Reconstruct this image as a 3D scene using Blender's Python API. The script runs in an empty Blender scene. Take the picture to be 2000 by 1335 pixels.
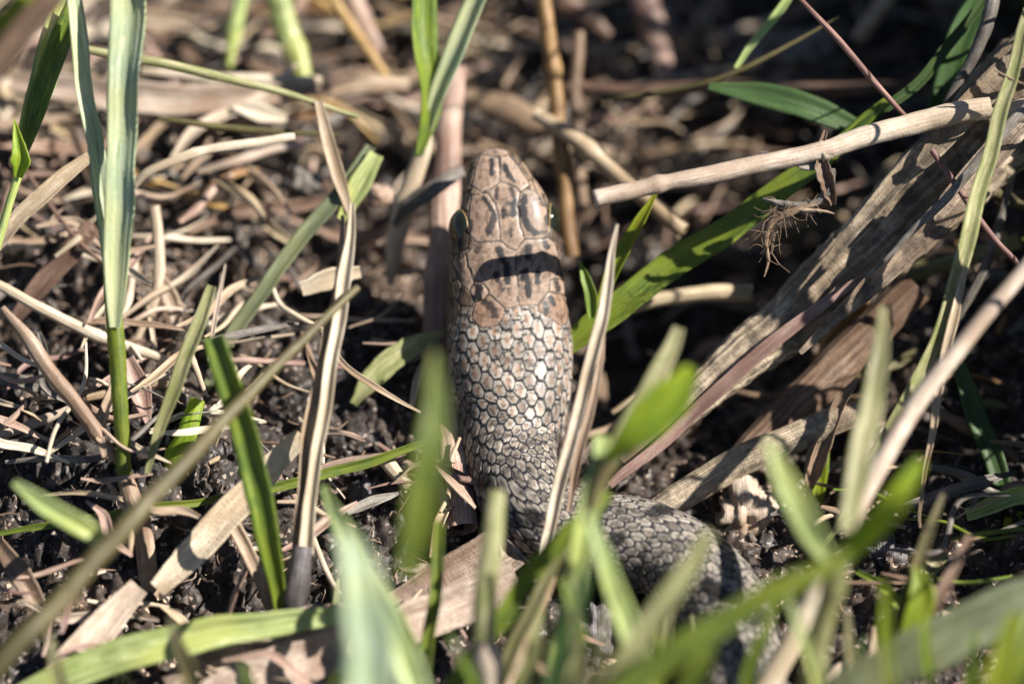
import bpy, math, random
import numpy as np
from mathutils import Vector, Matrix

# ------------------------------------------------------------------ camera, sky, sun, exposure
S = 8e-5                                   # one unit of the sketch grid in metres (frame about 16 cm wide)
TH = math.radians(50.0)                    # camera looks down by 50 degrees
LENS = 200.0
D = 2000 * LENS / 36.0                     # focus distance in grid units
D0 = D + 325.0
RIGHT = np.array([1.0, 0, 0])
UP = np.array([0, math.sin(TH), math.cos(TH)])
CV = np.array([0, -math.cos(TH), math.sin(TH)])   # from the scene towards the camera
SUN = RIGHT * .70 + UP * .46 + CV * .52
SUN /= np.linalg.norm(SUN)

scene = bpy.context.scene
col = scene.collection
cam = bpy.data.cameras.new('camera')
camo = bpy.data.objects.new('camera', cam); col.objects.link(camo)
camo.matrix_world = Matrix(((RIGHT[0], UP[0], CV[0], CV[0]*D0*S), (RIGHT[1], UP[1], CV[1], CV[1]*D0*S),
                            (RIGHT[2], UP[2], CV[2], CV[2]*D0*S), (0, 0, 0, 1)))
cam.lens = LENS; cam.sensor_width = 36; cam.clip_start = .02; cam.clip_end = 60
cam.dof.use_dof = True; cam.dof.focus_distance = (D - 80) * S; cam.dof.aperture_fstop = 5.4; cam.dof.aperture_blades = 9
scene.camera = camo

el = math.asin(SUN[2]); az = math.atan2(SUN[0], SUN[1])
w = bpy.data.worlds.new('World'); scene.world = w; w.use_nodes = True
nt = w.node_tree; bg = nt.nodes['Background']
sky = nt.nodes.new('ShaderNodeTexSky'); sky.sky_type = 'NISHITA'; sky.sun_disc = False
sky.sun_elevation = el; sky.sun_rotation = az; sky.air_density = .7; sky.dust_density = .3
nt.links.new(sky.outputs[0], bg.inputs[0]); bg.inputs[1].default_value = .05
sl = bpy.data.lights.new('sun', 'SUN'); sl.energy = 5.0; sl.angle = math.radians(.5); sl.color = (1, .95, .88)
so = bpy.data.objects.new('sun', sl); col.objects.link(so)
so.rotation_euler = Vector(SUN).to_track_quat('Z', 'Y').to_euler()
scene.view_settings.view_transform = 'Standard'; scene.view_settings.look = 'None'
scene.view_settings.gamma = 1; scene.view_settings.use_curve_mapping = False
scene.view_settings.exposure = .95

rng = np.random.default_rng(7); random.seed(7)

# ------------------------------------------------------------------ grid helpers
def P(x, y, dd=0.0):                       # a point given by where it is seen and how far behind (+) the focus plane
    k = (D + dd) / D
    return CV * (D0 - D - dd) + RIGHT * (x - 1000) * k + UP * (667.5 - y) * k
def Ph(x, y, h=0.0):                       # the same, for a point at height h above the datum
    v = 667.5 - y
    dep = (D0 * math.sin(TH) - h) / (math.sin(TH) - v * math.cos(TH) / D)
    return P(x, y, dep - D)

def hashn(i, j, k=0):
    n = (i * 374761393 + j * 668265263 + k * 2147483647) & 0xffffffff
    n = ((n ^ (n >> 13)) * 1274126177) & 0xffffffff
    return ((n ^ (n >> 16)) & 0xffffff) / float(0xffffff)
def noise(x, y, seed=0):
    xi = np.floor(x).astype(np.int64); yi = np.floor(y).astype(np.int64)
    fx = x - xi; fy = y - yi
    ux = fx*fx*fx*(fx*(fx*6-15)+10); uy = fy*fy*fy*(fy*(fy*6-15)+10)
    def g(a, b, dx, dy):
        an = hashn(a, b, seed) * 6.2831853
        return np.cos(an) * dx + np.sin(an) * dy
    n00 = g(xi, yi, fx, fy); n10 = g(xi+1, yi, fx-1, fy); n01 = g(xi, yi+1, fx, fy-1); n11 = g(xi+1, yi+1, fx-1, fy-1)
    return ((n00*(1-ux)+n10*ux)*(1-uy) + (n01*(1-ux)+n11*ux)*uy) * 1.5
def worley(x, y, seed=0, jit=.9):
    xi = np.floor(x).astype(np.int64); yi = np.floor(y).astype(np.int64)
    f1 = np.full(x.shape, 9.0); f2 = np.full(x.shape, 9.0); idn = np.zeros(x.shape)
    for a in (-1, 0, 1):
        for b in (-1, 0, 1):
            cx = xi + a + .5 + jit * (hashn(xi+a, yi+b, seed) - .5)
            cy = yi + b + .5 + jit * (hashn(xi+a, yi+b, seed+5) - .5)
            d = np.hypot(x - cx, y - cy)
            nearer = d < f1
            f2 = np.where(nearer, f1, np.minimum(f2, d))
            idn = np.where(nearer, hashn(xi+a, yi+b, seed+9), idn)
            f1 = np.where(nearer, d, f1)
    return f1, f2, idn
def sst(a, b, x):
    t = np.clip((x - a) / (b - a), 0, 1); return t * t * (3 - 2 * t)

BODY_XY = [(40, -250), (120, -330), (260, -400), (330, -460), (390, -560), (425, -660), (440, -790), (430, -930), (330, -1050)]
def ground_h(x, y):                        # world x, y in grid units -> soil height
    x = np.asarray(x, float); y = np.asarray(y, float)
    h = 120 * sst(-250, -700, x) * sst(-900, -300, y + 0*x) * sst(900, 300, y + 0*x)
    h = h - 240 * np.exp(-((x - 330) / 300) ** 2 - ((y - 130) / 380) ** 2)
    h = h + 60 * noise(x / 420, y / 420, 1) + 48 * noise(x / 170, y / 170, 2)
    d = np.full(np.broadcast(x, y).shape, 1e9)
    for (ax, ay), (bx, by) in zip(BODY_XY[:-1], BODY_XY[1:]):
        dx, dy = bx - ax, by - ay
        t = np.clip(((x - ax) * dx + (y - ay) * dy) / (dx * dx + dy * dy), 0, 1)
        d = np.minimum(d, np.hypot(x - ax - t * dx, y - ay - t * dy))
    k = np.exp(-(d / 150) ** 2)
    h = h * (1 - k) - 22 * k
    return h
def ground_fine(x, y):
    h = ground_h(x, y)
    f1, f2, i1 = worley(x / 85 + .6 * noise(x/60, y/60, 31), y / 85 + .6*noise(x/60, y/60, 32), 3)
    h = h + (24 * (1 - f1) + 24 * i1 * sst(0, .3, f2 - f1)) 
    f1, f2, i2 = worley(x / 30, y / 30, 4)
    h = h + 7 * sst(0, .3, f2 - f1) * (.4 + i2) * sst(.1, .6, i1 + .2)
    f1, f2, i3 = worley(x / 11, y / 11, 6)
    h = h + 3 * sst(0, .4, f2 - f1) * i3
    h = h + 10 * noise(x / 26, y / 26, 5) + 2.5 * noise(x / 7, y / 7, 8)
    return h
def Pg(x, y, lift=0.0):                    # a point lying on the soil
    p = Ph(x, y, 0)
    for _ in range(6):
        p = Ph(x, y, float(ground_h(p[0], p[1])) + lift)
    return p

# ------------------------------------------------------------------ mesh helpers
def link_mesh(name, verts, faces, mat, parent=None, uvs=None, smooth=True, attr=None, origin=None):
    v = np.asarray(verts, dtype=np.float32).reshape(-1, 3) * S
    me = bpy.data.meshes.new(name)
    o = bpy.data.objects.new(name, me); col.objects.link(o)
    org = np.zeros(3)
    if parent is not None:
        org = np.array(parent['_org']) if '_org' in parent else np.zeros(3)
        o.parent = parent
        o['_org'] = list(org)
    else:
        org = v.mean(axis=0).astype(float) if origin is None else np.asarray(origin) * S
        o.location = org; o['_org'] = list(map(float, org))
    v = v - org.astype(np.float32)
    faces = np.asarray(faces, dtype=np.int32)
    k = faces.shape[1]
    me.vertices.add(len(v)); me.vertices.foreach_set('co', v.ravel())
    me.loops.add(faces.size); me.loops.foreach_set('vertex_index', faces.ravel())
    me.polygons.add(len(faces)); me.polygons.foreach_set('loop_start', np.arange(0, faces.size, k, dtype=np.int32))
    try: me.polygons.foreach_set('loop_total', np.full(len(faces), k, dtype=np.int32))
    except Exception: pass
    if uvs is not None:
        uvl = me.uv_layers.new(name='UVMap')
        uvl.data.foreach_set('uv', np.asarray(uvs, dtype=np.float32)[faces.ravel()].ravel())
    if attr is not None:
        a = me.color_attributes.new(name='Col', type='FLOAT_COLOR', domain='POINT')
        c = np.ones((len(v), 4), dtype=np.float32); c[:, :3] = attr
        a.data.foreach_set('color', c.ravel())
    me.update(calc_edges=True); me.validate()
    me.polygons.foreach_set('use_smooth', np.full(len(me.polygons), smooth, dtype=bool))
    me.materials.append(mat)
    return o
def tag(o, label, cat, group=None, kind=None):
    o['label'] = label; o['category'] = cat
    if group: o['group'] = group
    if kind: o['kind'] = kind
    return o
def empty(name, at, label, cat, group=None):
    o = bpy.data.objects.new(name, None); col.objects.link(o)
    at = np.asarray(at) * S
    o.location = at; o['_org'] = list(map(float, at)); o.empty_display_size = .005
    tag(o, label, cat, group); return o

def spline(pts, n):
    pts = np.asarray(pts, float)
    if len(pts) == 2:
        t = np.linspace(0, 1, n)[:, None]; return pts[0] * (1 - t) + pts[1] * t
    d = np.r_[0, np.cumsum(np.linalg.norm(np.diff(pts[:, :3], axis=0), axis=1))]
    t = np.linspace(0, d[-1], n)
    m = np.zeros_like(pts)
    m[1:-1] = (pts[2:] - pts[:-2]) / (d[2:] - d[:-2])[:, None]
    m[0] = (pts[1] - pts[0]) / (d[1] - d[0]); m[-1] = (pts[-1] - pts[-2]) / (d[-1] - d[-2])
    k = np.clip(np.searchsorted(d, t, side='right') - 1, 0, len(d) - 2)
    h = (d[k+1] - d[k]); u = ((t - d[k]) / h)[:, None]; h = h[:, None]
    return ((2*u**3-3*u**2+1)*pts[k] + (u**3-2*u**2+u)*h*m[k] + (-2*u**3+3*u**2)*pts[k+1] + (u**3-u**2)*h*m[k+1])
def frames(c, n0):
    t = np.gradient(c, axis=0); t /= np.linalg.norm(t, axis=1)[:, None] + 1e-9
    n = n0 - (n0 * t).sum(1)[:, None] * t
    n /= np.linalg.norm(n, axis=1)[:, None] + 1e-9
    return t, n, np.cross(t, n)
def to3(pts, mode):
    if mode == 'd': return np.array([P(p[0], p[1], p[2] if p[2] > -260 else -260 + (p[2] + 260) * 1.7) for p in pts])
    if mode == 'c':       # lying on the soil: lifted along its line of sight until clear of it
        hs = np.array([P(*p)[2] for p in pts]); q = [P(*p) for p in pts]
        for _ in range(4):
            need = np.array([float(ground_h(a[0], a[1])) + 50 for a in q]) - hs
            hs = hs + max(0, .75 * need.max()) + .25 * np.maximum(need, 0)
            q = [Ph(p[0], p[1], hh) for p, hh in zip(pts, hs)]
            if need.max() < 1: break
        return np.array(q)
    if mode == 'h': return np.array([Ph(*p) for p in pts])
    if mode == 'g': return np.array([Pg(*p) for p in pts])
def interp_w(wd, n, c):
    if np.isscalar(wd): return np.full(n, float(wd))
    wd = np.asarray(wd, float)
    return np.interp(np.linspace(0, 1, n), np.linspace(0, 1, len(wd)), wd)

def blade_geo(pts, wd, mode='d', roll=0.0, fold=.18, thick=3.0, ridges=3, wav=1.0, facing=None, seg=14, ragged=0.0):
    c0 = to3(pts, mode) if isinstance(mode, str) else np.asarray(pts, float)
    L = np.linalg.norm(np.diff(c0, axis=0), axis=1).sum()
    n = int(min(90, max(8, L / seg)))
    c = spline(c0, n)
    sd = random.random() * 1000
    tt = np.linspace(0, L / 120.0, n)
    c = c + np.stack([noise(tt, np.full(n, sd + k * 7.3), 11) for k in range(3)], 1) * 5 * wav
    f = CV if facing is None else np.asarray(facing)
    t, N, B = frames(c, np.tile(f, (n, 1)))
    r = np.interp(np.linspace(0, 1, n), np.linspace(0, 1, len(roll)), roll) if not np.isscalar(roll) else np.full(n, roll)
    r = np.radians(r) + .15 * wav * noise(tt * .8, np.full(n, sd + 50), 12)
    N2 = N * np.cos(r)[:, None] + B * np.sin(r)[:, None]; B2 = B * np.cos(r)[:, None] - N * np.sin(r)[:, None]
    W = interp_w(wd, n, c) * (1 + .05 * noise(tt * 3, np.full(n, sd + 9), 13))
    m = 11
    a = np.linspace(-1, 1, m)
    prof = np.abs(a) ** 1.3
    rd = np.cos(a * math.pi * ridges)
    V = []; U = []
    for side in (1, -1):
        aa = a if side == 1 else a[::-1]
        pr = prof if side == 1 else prof[::-1]
        rr = rd if side == 1 else rd[::-1]
        th = thick * (1 - .75 * np.abs(aa) ** 3) * .5 * side
        X = aa[None, :] * W[:, None] * .5
        if ragged: X = X * (1 + ragged * noise(tt[:, None] * 9 + 0*aa[None], np.sign(aa)[None, :] * 4 + sd + 0*tt[:, None], 17))
        Z = fold * W[:, None] * pr[None, :] + rr[None, :] * np.minimum(2.2, W[:, None] * .026) + th[None, :]
        V.append(c[:, None, :] + B2[:, None, :] * X[..., None] + N2[:, None, :] * Z[..., None])
        U.append(np.stack([np.tile(aa * .5 + .5, (n, 1)), np.tile((np.linspace(0, L, n) / 100 + sd)[:, None], (1, m))], -1))
    V = np.concatenate(V, 1); U = np.concatenate(U, 1); M = 2 * m
    return loft(V, U, n, M)
def loft(V, U, n, M, cap=True):
    i = np.arange(n - 1)[:, None] * M; j = np.arange(M)[None, :]; j2 = (j + 1) % M
    F = np.stack([i + j, i + j2, i + M + j2, i + M + j], -1).reshape(-1, 4)
    V = V.reshape(-1, 3); U = U.reshape(-1, 2)
    if cap:
        cs = V[:M].mean(0); ce = V[-M:].mean(0); b = len(V)
        V = np.vstack([V, cs, ce]); U = np.vstack([U, U[0], U[-1]])
        jj = np.arange(M); j2 = (jj + 1) % M
        F = np.vstack([F, np.stack([j2, jj, np.full(M, b), np.full(M, b)], 1), np.stack([(n-1)*M + jj, (n-1)*M + j2, np.full(M, b+1), np.full(M, b+1)], 1)])
    return V, F, U
def stalk_geo(pts, wd, mode='d', nodes=(), flat=1.0, ridges=0, wav=1.0, seg=12, M=20, rough=0.0, nodeamp=.25, hollow=0.0, facing=None):
    c0 = to3(pts, mode) if isinstance(mode, str) else np.asarray(pts, float)
    L = np.linalg.norm(np.diff(c0, axis=0), axis=1).sum()
    n = int(min(110, max(6, L / seg)))
    c = spline(c0, n); sd = random.random() * 1000
    tt = np.linspace(0, L / 120.0, n)
    c = c + np.stack([noise(tt, np.full(n, sd + k * 7.3), 11) for k in range(3)], 1) * 5 * wav
    t, N, B = frames(c, np.tile(CV if facing is None else np.asarray(facing), (n, 1)))
    R = interp_w(wd, n, c) * .5 * (1 + .04 * noise(tt * 3, np.full(n, sd + 9), 13))
    s = np.linspace(0, 1, n)
    for q in nodes: R = R * (1 + nodeamp * np.exp(-((s - q) * L / 14) ** 2) - .10 * np.exp(-((s - q) * L / 34 - .6) ** 2))
    ang = np.linspace(0, 2 * math.pi, M, endpoint=False)
    rr = R[:, None] * (1 + (.05 * np.cos(ang * ridges)[None, :] if ridges else 0))
    if rough: rr = rr * (1 + rough * noise(np.cos(ang)[None, :] * 2.5 + sd, np.sin(ang)[None, :] * 2.5 + tt[:, None] * 6, 19))
    V = c[:, None] + B[:, None] * (np.cos(ang)[None] * rr)[..., None] + N[:, None] * (np.sin(ang)[None] * rr * flat)[..., None]
    U = np.stack([np.tile(ang / 6.2832 * 2, (n, 1)), np.tile((np.linspace(0, L, n) / 100 + sd)[:, None], (1, M))], -1)
    if hollow:      # an open, hollow cut at the first end
        inn = c[0] + (V[0] - c[0]) * .6 ; deep = inn + t[0] * 30
        V = np.concatenate([deep[None], inn[None], V]); U = np.concatenate([U[:1], U[:1], U]); n += 2
    return loft(V, U, n, M)
def merge(parts):
    V = []; F = []; U = []; b = 0
    for v, f, u in parts: V.append(v); F.append(f + b); U.append(u); b += len(v)
    return np.vstack(V), np.vstack(F), np.vstack(U)
def add(name, geo, mat, parent=None, label=None, cat=None, group=None):
    o = link_mesh(name, geo[0], geo[1], mat, parent, geo[2])
    if cat: tag(o, label, cat, group)
    elif label: o['label'] = label
    return o

# ------------------------------------------------------------------ materials
def nodes_of(name):
    m = bpy.data.materials.new(name); m.use_nodes = True
    return m, m.node_tree.nodes, m.node_tree.links, m.node_tree.nodes['Principled BSDF']
def ramp(N, stops):
    r = N.new('ShaderNodeValToRGB'); e = r.color_ramp.elements
    while len(e) < len(stops): e.new(.5)
    for k, (p, c) in enumerate(stops): e[k].position = p; e[k].color = (*c, 1)
    return r
def mixc(N, Lk, fac, a, b, mode='MIX'):
    m = N.new('ShaderNodeMix'); m.data_type = 'RGBA'; m.blend_type = mode
    for s, v in ((m.inputs[0], fac), (m.inputs[6], a), (m.inputs[7], b)):
        if hasattr(v, 'links') or hasattr(v, 'is_linked'): Lk.new(v, s)
        else: s.default_value = v if not isinstance(v, tuple) else (*v, 1)
    return m.outputs[2]
def fibre(name, dark, mid, light, spot=(.03, .02, .015), spots=.35, transl=0.0, rough=.5, veins=9, tint=.25, bump=.35, blotch=None, dirt=0.0):
    m, N, Lk, bs = nodes_of(name)
    tc = N.new('ShaderNodeTexCoord')
    mp = N.new('ShaderNodeMapping'); mp.inputs['Scale'].default_value = (veins, .6, 1); Lk.new(tc.outputs['UV'], mp.inputs[0])
    n1 = N.new('ShaderNodeTexNoise'); n1.inputs['Scale'].default_value = 1.6; n1.inputs['Detail'].default_value = 4; Lk.new(mp.outputs[0], n1.inputs[0])
    r1 = ramp(N, [(.34, dark), (.5, mid), (.64, light)]); Lk.new(n1.outputs[0], r1.inputs[0])
    # blotches along the length
    mp2 = N.new('ShaderNodeMapping'); mp2.inputs['Scale'].default_value = (1.8, 1.6, 1); Lk.new(tc.outputs['UV'], mp2.inputs[0])
    n2 = N.new('ShaderNodeTexNoise'); n2.inputs['Scale'].default_value = 1.3; n2.inputs['Detail'].default_value = 5; n2.inputs['Roughness'].default_value = .65; Lk.new(mp2.outputs[0], n2.inputs[0])
    r2 = ramp(N, [(.44, (0, 0, 0)), (.6, (1, 1, 1))]); Lk.new(n2.outputs[0], r2.inputs[0])
    c = mixc(N, Lk, r2.outputs[0], r1.outputs[0], blotch or tuple(x * .6 for x in mid))
    # parallel veins and a slow drift of tone along the length
    sx = N.new('ShaderNodeSeparateXYZ'); Lk.new(tc.outputs['UV'], sx.inputs[0])
    m1 = N.new('ShaderNodeMath'); m1.operation = 'MULTIPLY_ADD'; m1.inputs[1].default_value = veins * 5.5; Lk.new(sx.outputs[0], m1.inputs[0])
    m0 = N.new('ShaderNodeMath'); m0.operation = 'MULTIPLY'; m0.inputs[1].default_value = 5; Lk.new(n2.outputs[0], m0.inputs[0]); Lk.new(m0.outputs[0], m1.inputs[2])
    m2 = N.new('ShaderNodeMath'); m2.operation = 'SINE'; Lk.new(m1.outputs[0], m2.inputs[0])
    m3 = N.new('ShaderNodeMapRange'); m3.inputs[1].default_value = .2; m3.inputs[2].default_value = 1; m3.inputs[3].default_value = 0; m3.inputs[4].default_value = .45; Lk.new(m2.outputs[0], m3.inputs[0])
    c = mixc(N, Lk, m3.outputs[0], c, light)
    nl = N.new('ShaderNodeTexNoise'); nl.inputs['Scale'].default_value = .55; nl.inputs['Detail'].default_value = 2; Lk.new(tc.outputs['UV'], nl.inputs[0])
    rl = ramp(N, [(.45, (0, 0, 0)), (.62, (.7,) * 3)]); Lk.new(nl.outputs[0], rl.inputs[0])
    c = mixc(N, Lk, rl.outputs[0], c, (mid[0] * 1.25, mid[1] * 1.08, mid[2] * .85) if mid[1] > mid[0] else (dark[0] * .9, dark[1] * .85, dark[2] * .8))
    # small dark specks
    mp3 = N.new('ShaderNodeMapping'); mp3.inputs['Scale'].default_value = (6, 14, 1); Lk.new(tc.outputs['UV'], mp3.inputs[0])
    n3 = N.new('ShaderNodeTexNoise'); n3.inputs['Scale'].default_value = 1.5; n3.inputs['Detail'].default_value = 3; Lk.new(mp3.outputs[0], n3.inputs[0])
    r3 = ramp(N, [(.60, (0, 0, 0)), (.72, (spots,)*3)]); Lk.new(n3.outputs[0], r3.inputs[0])
    c = mixc(N, Lk, r3.outputs[0], c, spot)
    if dirt:
        n4 = N.new('ShaderNodeTexNoise'); n4.inputs['Scale'].default_value = 260; n4.inputs['Detail'].default_value = 6; n4.inputs['Roughness'].default_value = .7
        Lk.new(tc.outputs['Object'], n4.inputs[0])
        r4 = ramp(N, [(.45, (0, 0, 0)), (.6, (dirt,)*3)]); Lk.new(n4.outputs[0], r4.inputs[0])
        c = mixc(N, Lk, r4.outputs[0], c, (.05, .038, .03))
    oi = N.new('ShaderNodeObjectInfo')
    hsv = N.new('ShaderNodeHueSaturation')
    def mr(lo, hi, src):
        q = N.new('ShaderNodeMapRange'); q.inputs[3].default_value = lo; q.inputs[4].default_value = hi; Lk.new(src, q.inputs[0]); return q.outputs[0]
    Lk.new(mr(1 - tint, 1 + tint * .6, oi.outputs['Random']), hsv.inputs['Value'])
    Lk.new(mr(.485, .512, oi.outputs['Random']), hsv.inputs['Hue'])
    Lk.new(c, hsv.inputs['Color'])
    Lk.new(hsv.outputs[0], bs.inputs['Base Color'])
    Lk.new(mr(rough - .12, rough + .2, n2.outputs[0]), bs.inputs['Roughness'])
    bs.inputs['Specular IOR Level'].default_value = .45
    b = N.new('ShaderNodeBump'); b.inputs['Strength'].default_value = bump; b.inputs['Distance'].default_value = 2.2 * S
    bb = N.new('ShaderNodeMath'); bb.operation = 'ADD'; Lk.new(n1.outputs[0], bb.inputs[0]); Lk.new(n3.outputs[0], bb.inputs[1])
    Lk.new(bb.outputs[0], b.inputs['Height']); Lk.new(b.outputs[0], bs.inputs['Normal'])
    if transl:
        tr = N.new('ShaderNodeBsdfTranslucent'); mx = N.new('ShaderNodeMixShader'); mx.inputs[0].default_value = transl
        tcx = mixc(N, Lk, .5, hsv.outputs[0], (.55, .62, .08) if mid[1] > mid[0] else (.6, .42, .18))
        Lk.new(tcx, tr.inputs[0]); Lk.new(b.outputs[0], tr.inputs['Normal'])
        Lk.new(bs.outputs[0], mx.inputs[1]); Lk.new(tr.outputs[0], mx.inputs[2])
        Lk.new(mx.outputs[0], N['Material Output'].inputs[0])
    return m

M = {
 'straw':  fibre('dry_straw', (.30, .20, .11), (.56, .43, .28), (.74, .62, .46), spots=.5, transl=.12, blotch=(.42, .30, .19)),
 'pale':   fibre('pale_straw', (.45, .35, .24), (.72, .60, .45), (.85, .76, .62), spots=.4, transl=.10, blotch=(.55, .43, .31), tint=.15),
 'brown':  fibre('brown_straw', (.11, .065, .04), (.24, .155, .10), (.40, .28, .19), spots=.5, transl=.06),
 'pink':   fibre('pinkish_reed', (.22, .13, .10), (.46, .32, .25), (.66, .50, .40), spots=.5, veins=14, blotch=(.34, .20, .15), transl=.05),
 'reed':   fibre('weathered_reed', (.20, .14, .09), (.42, .32, .22), (.66, .55, .41), spots=.7, veins=16, dirt=.7, blotch=(.27, .20, .145), bump=.6, tint=.1),
 'orange': fibre('orange_straw', (.32, .16, .05), (.52, .31, .11), (.68, .48, .24), spots=.4, transl=.1),
 'brownorange': fibre('dim_orange_stem', (.14, .07, .025), (.28, .15, .055), (.46, .29, .13), spots=.5, transl=.06, blotch=(.17, .09, .035)),
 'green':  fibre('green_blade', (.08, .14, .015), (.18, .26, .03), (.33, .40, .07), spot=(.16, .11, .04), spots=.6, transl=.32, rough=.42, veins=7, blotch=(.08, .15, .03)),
 'bluegreen': fibre('pale_green_blade', (.20, .29, .07), (.42, .52, .18), (.68, .74, .37), spot=(.20, .16, .07), spots=.5, transl=.25, rough=.34, veins=5, blotch=(.34, .42, .15), tint=.12),
 'mint':   fibre('sunlit_mint_blade', (.26, .38, .20), (.50, .60, .38), (.76, .82, .60), spot=(.28, .25, .12), spots=.4, transl=.22, rough=.34, veins=4, blotch=(.44, .55, .32), tint=.06),  # sunlit look of the blades lifted into this base colour
 'lime':   fibre('lime_blade', (.16, .22, .012), (.30, .38, .025), (.44, .50, .05), spot=(.3, .2, .04), spots=.3, transl=.45, rough=.4, veins=6, blotch=(.2, .32, .03)),
 'olive':  fibre('olive_stem', (.07, .065, .02), (.16, .145, .05), (.29, .26, .12), spots=.35, transl=.12, rough=.45, blotch=(.13, .10, .04)),
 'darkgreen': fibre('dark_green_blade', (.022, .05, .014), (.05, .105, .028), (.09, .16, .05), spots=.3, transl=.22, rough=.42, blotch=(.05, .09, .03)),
 'tangreen': fibre('drying_blade', (.20, .21, .08), (.40, .38, .19), (.62, .56, .34), spots=.35, transl=.25, rough=.45, blotch=(.24, .27, .08)),
 'grey':   fibre('grey_stem', (.10, .09, .075), (.24, .21, .18), (.42, .38, .33), spots=.8, dirt=.6),
 'red':    fibre('red_twig', (.09, .035, .03), (.19, .085, .07), (.36, .20, .17), spots=.4),
 'strap':  fibre('dead_strap_leaf', (.36, .25, .16), (.62, .49, .36), (.86, .76, .62), spots=.5, veins=22, bump=.9, blotch=(.46, .34, .24), transl=.08),
 'greygreen': fibre('shaded_grey_green', (.07, .08, .045), (.14, .16, .085), (.24, .26, .15), spots=.3, transl=.15, blotch=(.11, .12, .06)),  # shaded look of the blades put into this darker base colour
 'bark':   fibre('rotten_bark', (.05, .045, .045), (.16, .14, .145), (.32, .29, .29), spots=.7, dirt=.5, bump=.8),
}

def soil_mat():
    m, N, Lk, bs = nodes_of('wet_black_soil')
    tc = N.new('ShaderNodeTexCoord')
    n1 = N.new('ShaderNodeTexNoise'); n1.inputs['Scale'].default_value = 260; n1.inputs['Detail'].default_value = 8; n1.inputs['Roughness'].default_value = .7; Lk.new(tc.outputs['Object'], n1.inputs[0])
    r = ramp(N, [(.34, (.008, .006, .005)), (.5, (.034, .026, .021)), (.64, (.10, .078, .062)), (.78, (.20, .16, .13))]); Lk.new(n1.outputs[0], r.inputs[0])
    v = N.new('ShaderNodeTexVoronoi'); v.inputs['Scale'].default_value = 1900; Lk.new(tc.outputs['Object'], v.inputs[0])
    gt = N.new('ShaderNodeMath'); gt.operation = 'LESS_THAN'; gt.inputs[1].default_value = .055
    sepc = N.new('ShaderNodeSeparateColor'); Lk.new(v.outputs['Color'], sepc.inputs[0]); Lk.new(sepc.outputs[0], gt.inputs[0])
    c = mixc(N, Lk, gt.outputs[0], r.outputs[0], (.38, .33, .28))
    nb = N.new('ShaderNodeTexNoise'); nb.inputs['Scale'].default_value = 45; nb.inputs['Detail'].default_value = 4; Lk.new(tc.outputs['Object'], nb.inputs[0])
    rb = ramp(N, [(.35, (.55, .55, .6)), (.65, (1.5, 1.25, 1.05))]); Lk.new(nb.outputs[0], rb.inputs[0])
    c = mixc(N, Lk, 1.0, c, rb.outputs[0], 'MULTIPLY')
    Lk.new(c, bs.inputs['Base Color'])
    n2 = N.new('ShaderNodeTexNoise'); n2.inputs['Scale'].default_value = 500; n2.inputs['Detail'].default_value = 3; Lk.new(tc.outputs['Object'], n2.inputs[0])
    r2 = ramp(N, [(.35, (.3,)*3), (.55, (.85,)*3)]); Lk.new(n2.outputs[0], r2.inputs[0]); Lk.new(r2.outputs[0], bs.inputs['Roughness'])
    bs.inputs['Specular IOR Level'].default_value = .6
    n3 = N.new('ShaderNodeTexNoise'); n3.inputs['Scale'].default_value = 1500; n3.inputs['Detail'].default_value = 5; Lk.new(tc.outputs['Object'], n3.inputs[0])
    b = N.new('ShaderNodeBump'); b.inputs['Strength'].default_value = .9; b.inputs['Distance'].default_value = 4 * S
    Lk.new(n3.outputs[0], b.inputs['Height']); Lk.new(b.outputs[0], bs.inputs['Normal'])
    return m
SOIL = soil_mat()
def crumb_mat():
    m, N, Lk, bs = nodes_of('soil_crumb')
    tc = N.new('ShaderNodeTexCoord')
    v = N.new('ShaderNodeTexNoise'); v.inputs['Scale'].default_value = 220; v.inputs['Detail'].default_value = 6; Lk.new(tc.outputs['Object'], v.inputs[0])
    r = ramp(N, [(.35, (.012, .010, .009)), (.54, (.04, .032, .027)), (.72, (.17, .135, .11))]); Lk.new(v.outputs[0], r.inputs[0])
    Lk.new(r.outputs[0], bs.inputs['Base Color']); bs.inputs['Roughness'].default_value = .6
    b = N.new('ShaderNodeBump'); b.inputs['Strength'].default_value = .8; b.inputs['Distance'].default_value = 3 * S
    n3 = N.new('ShaderNodeTexNoise'); n3.inputs['Scale'].default_value = 1800; Lk.new(tc.outputs['Object'], n3.inputs[0])
    Lk.new(n3.outputs[0], b.inputs['Height']); Lk.new(b.outputs[0], bs.inputs['Normal'])
    return m
CRUMB = crumb_mat()

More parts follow.
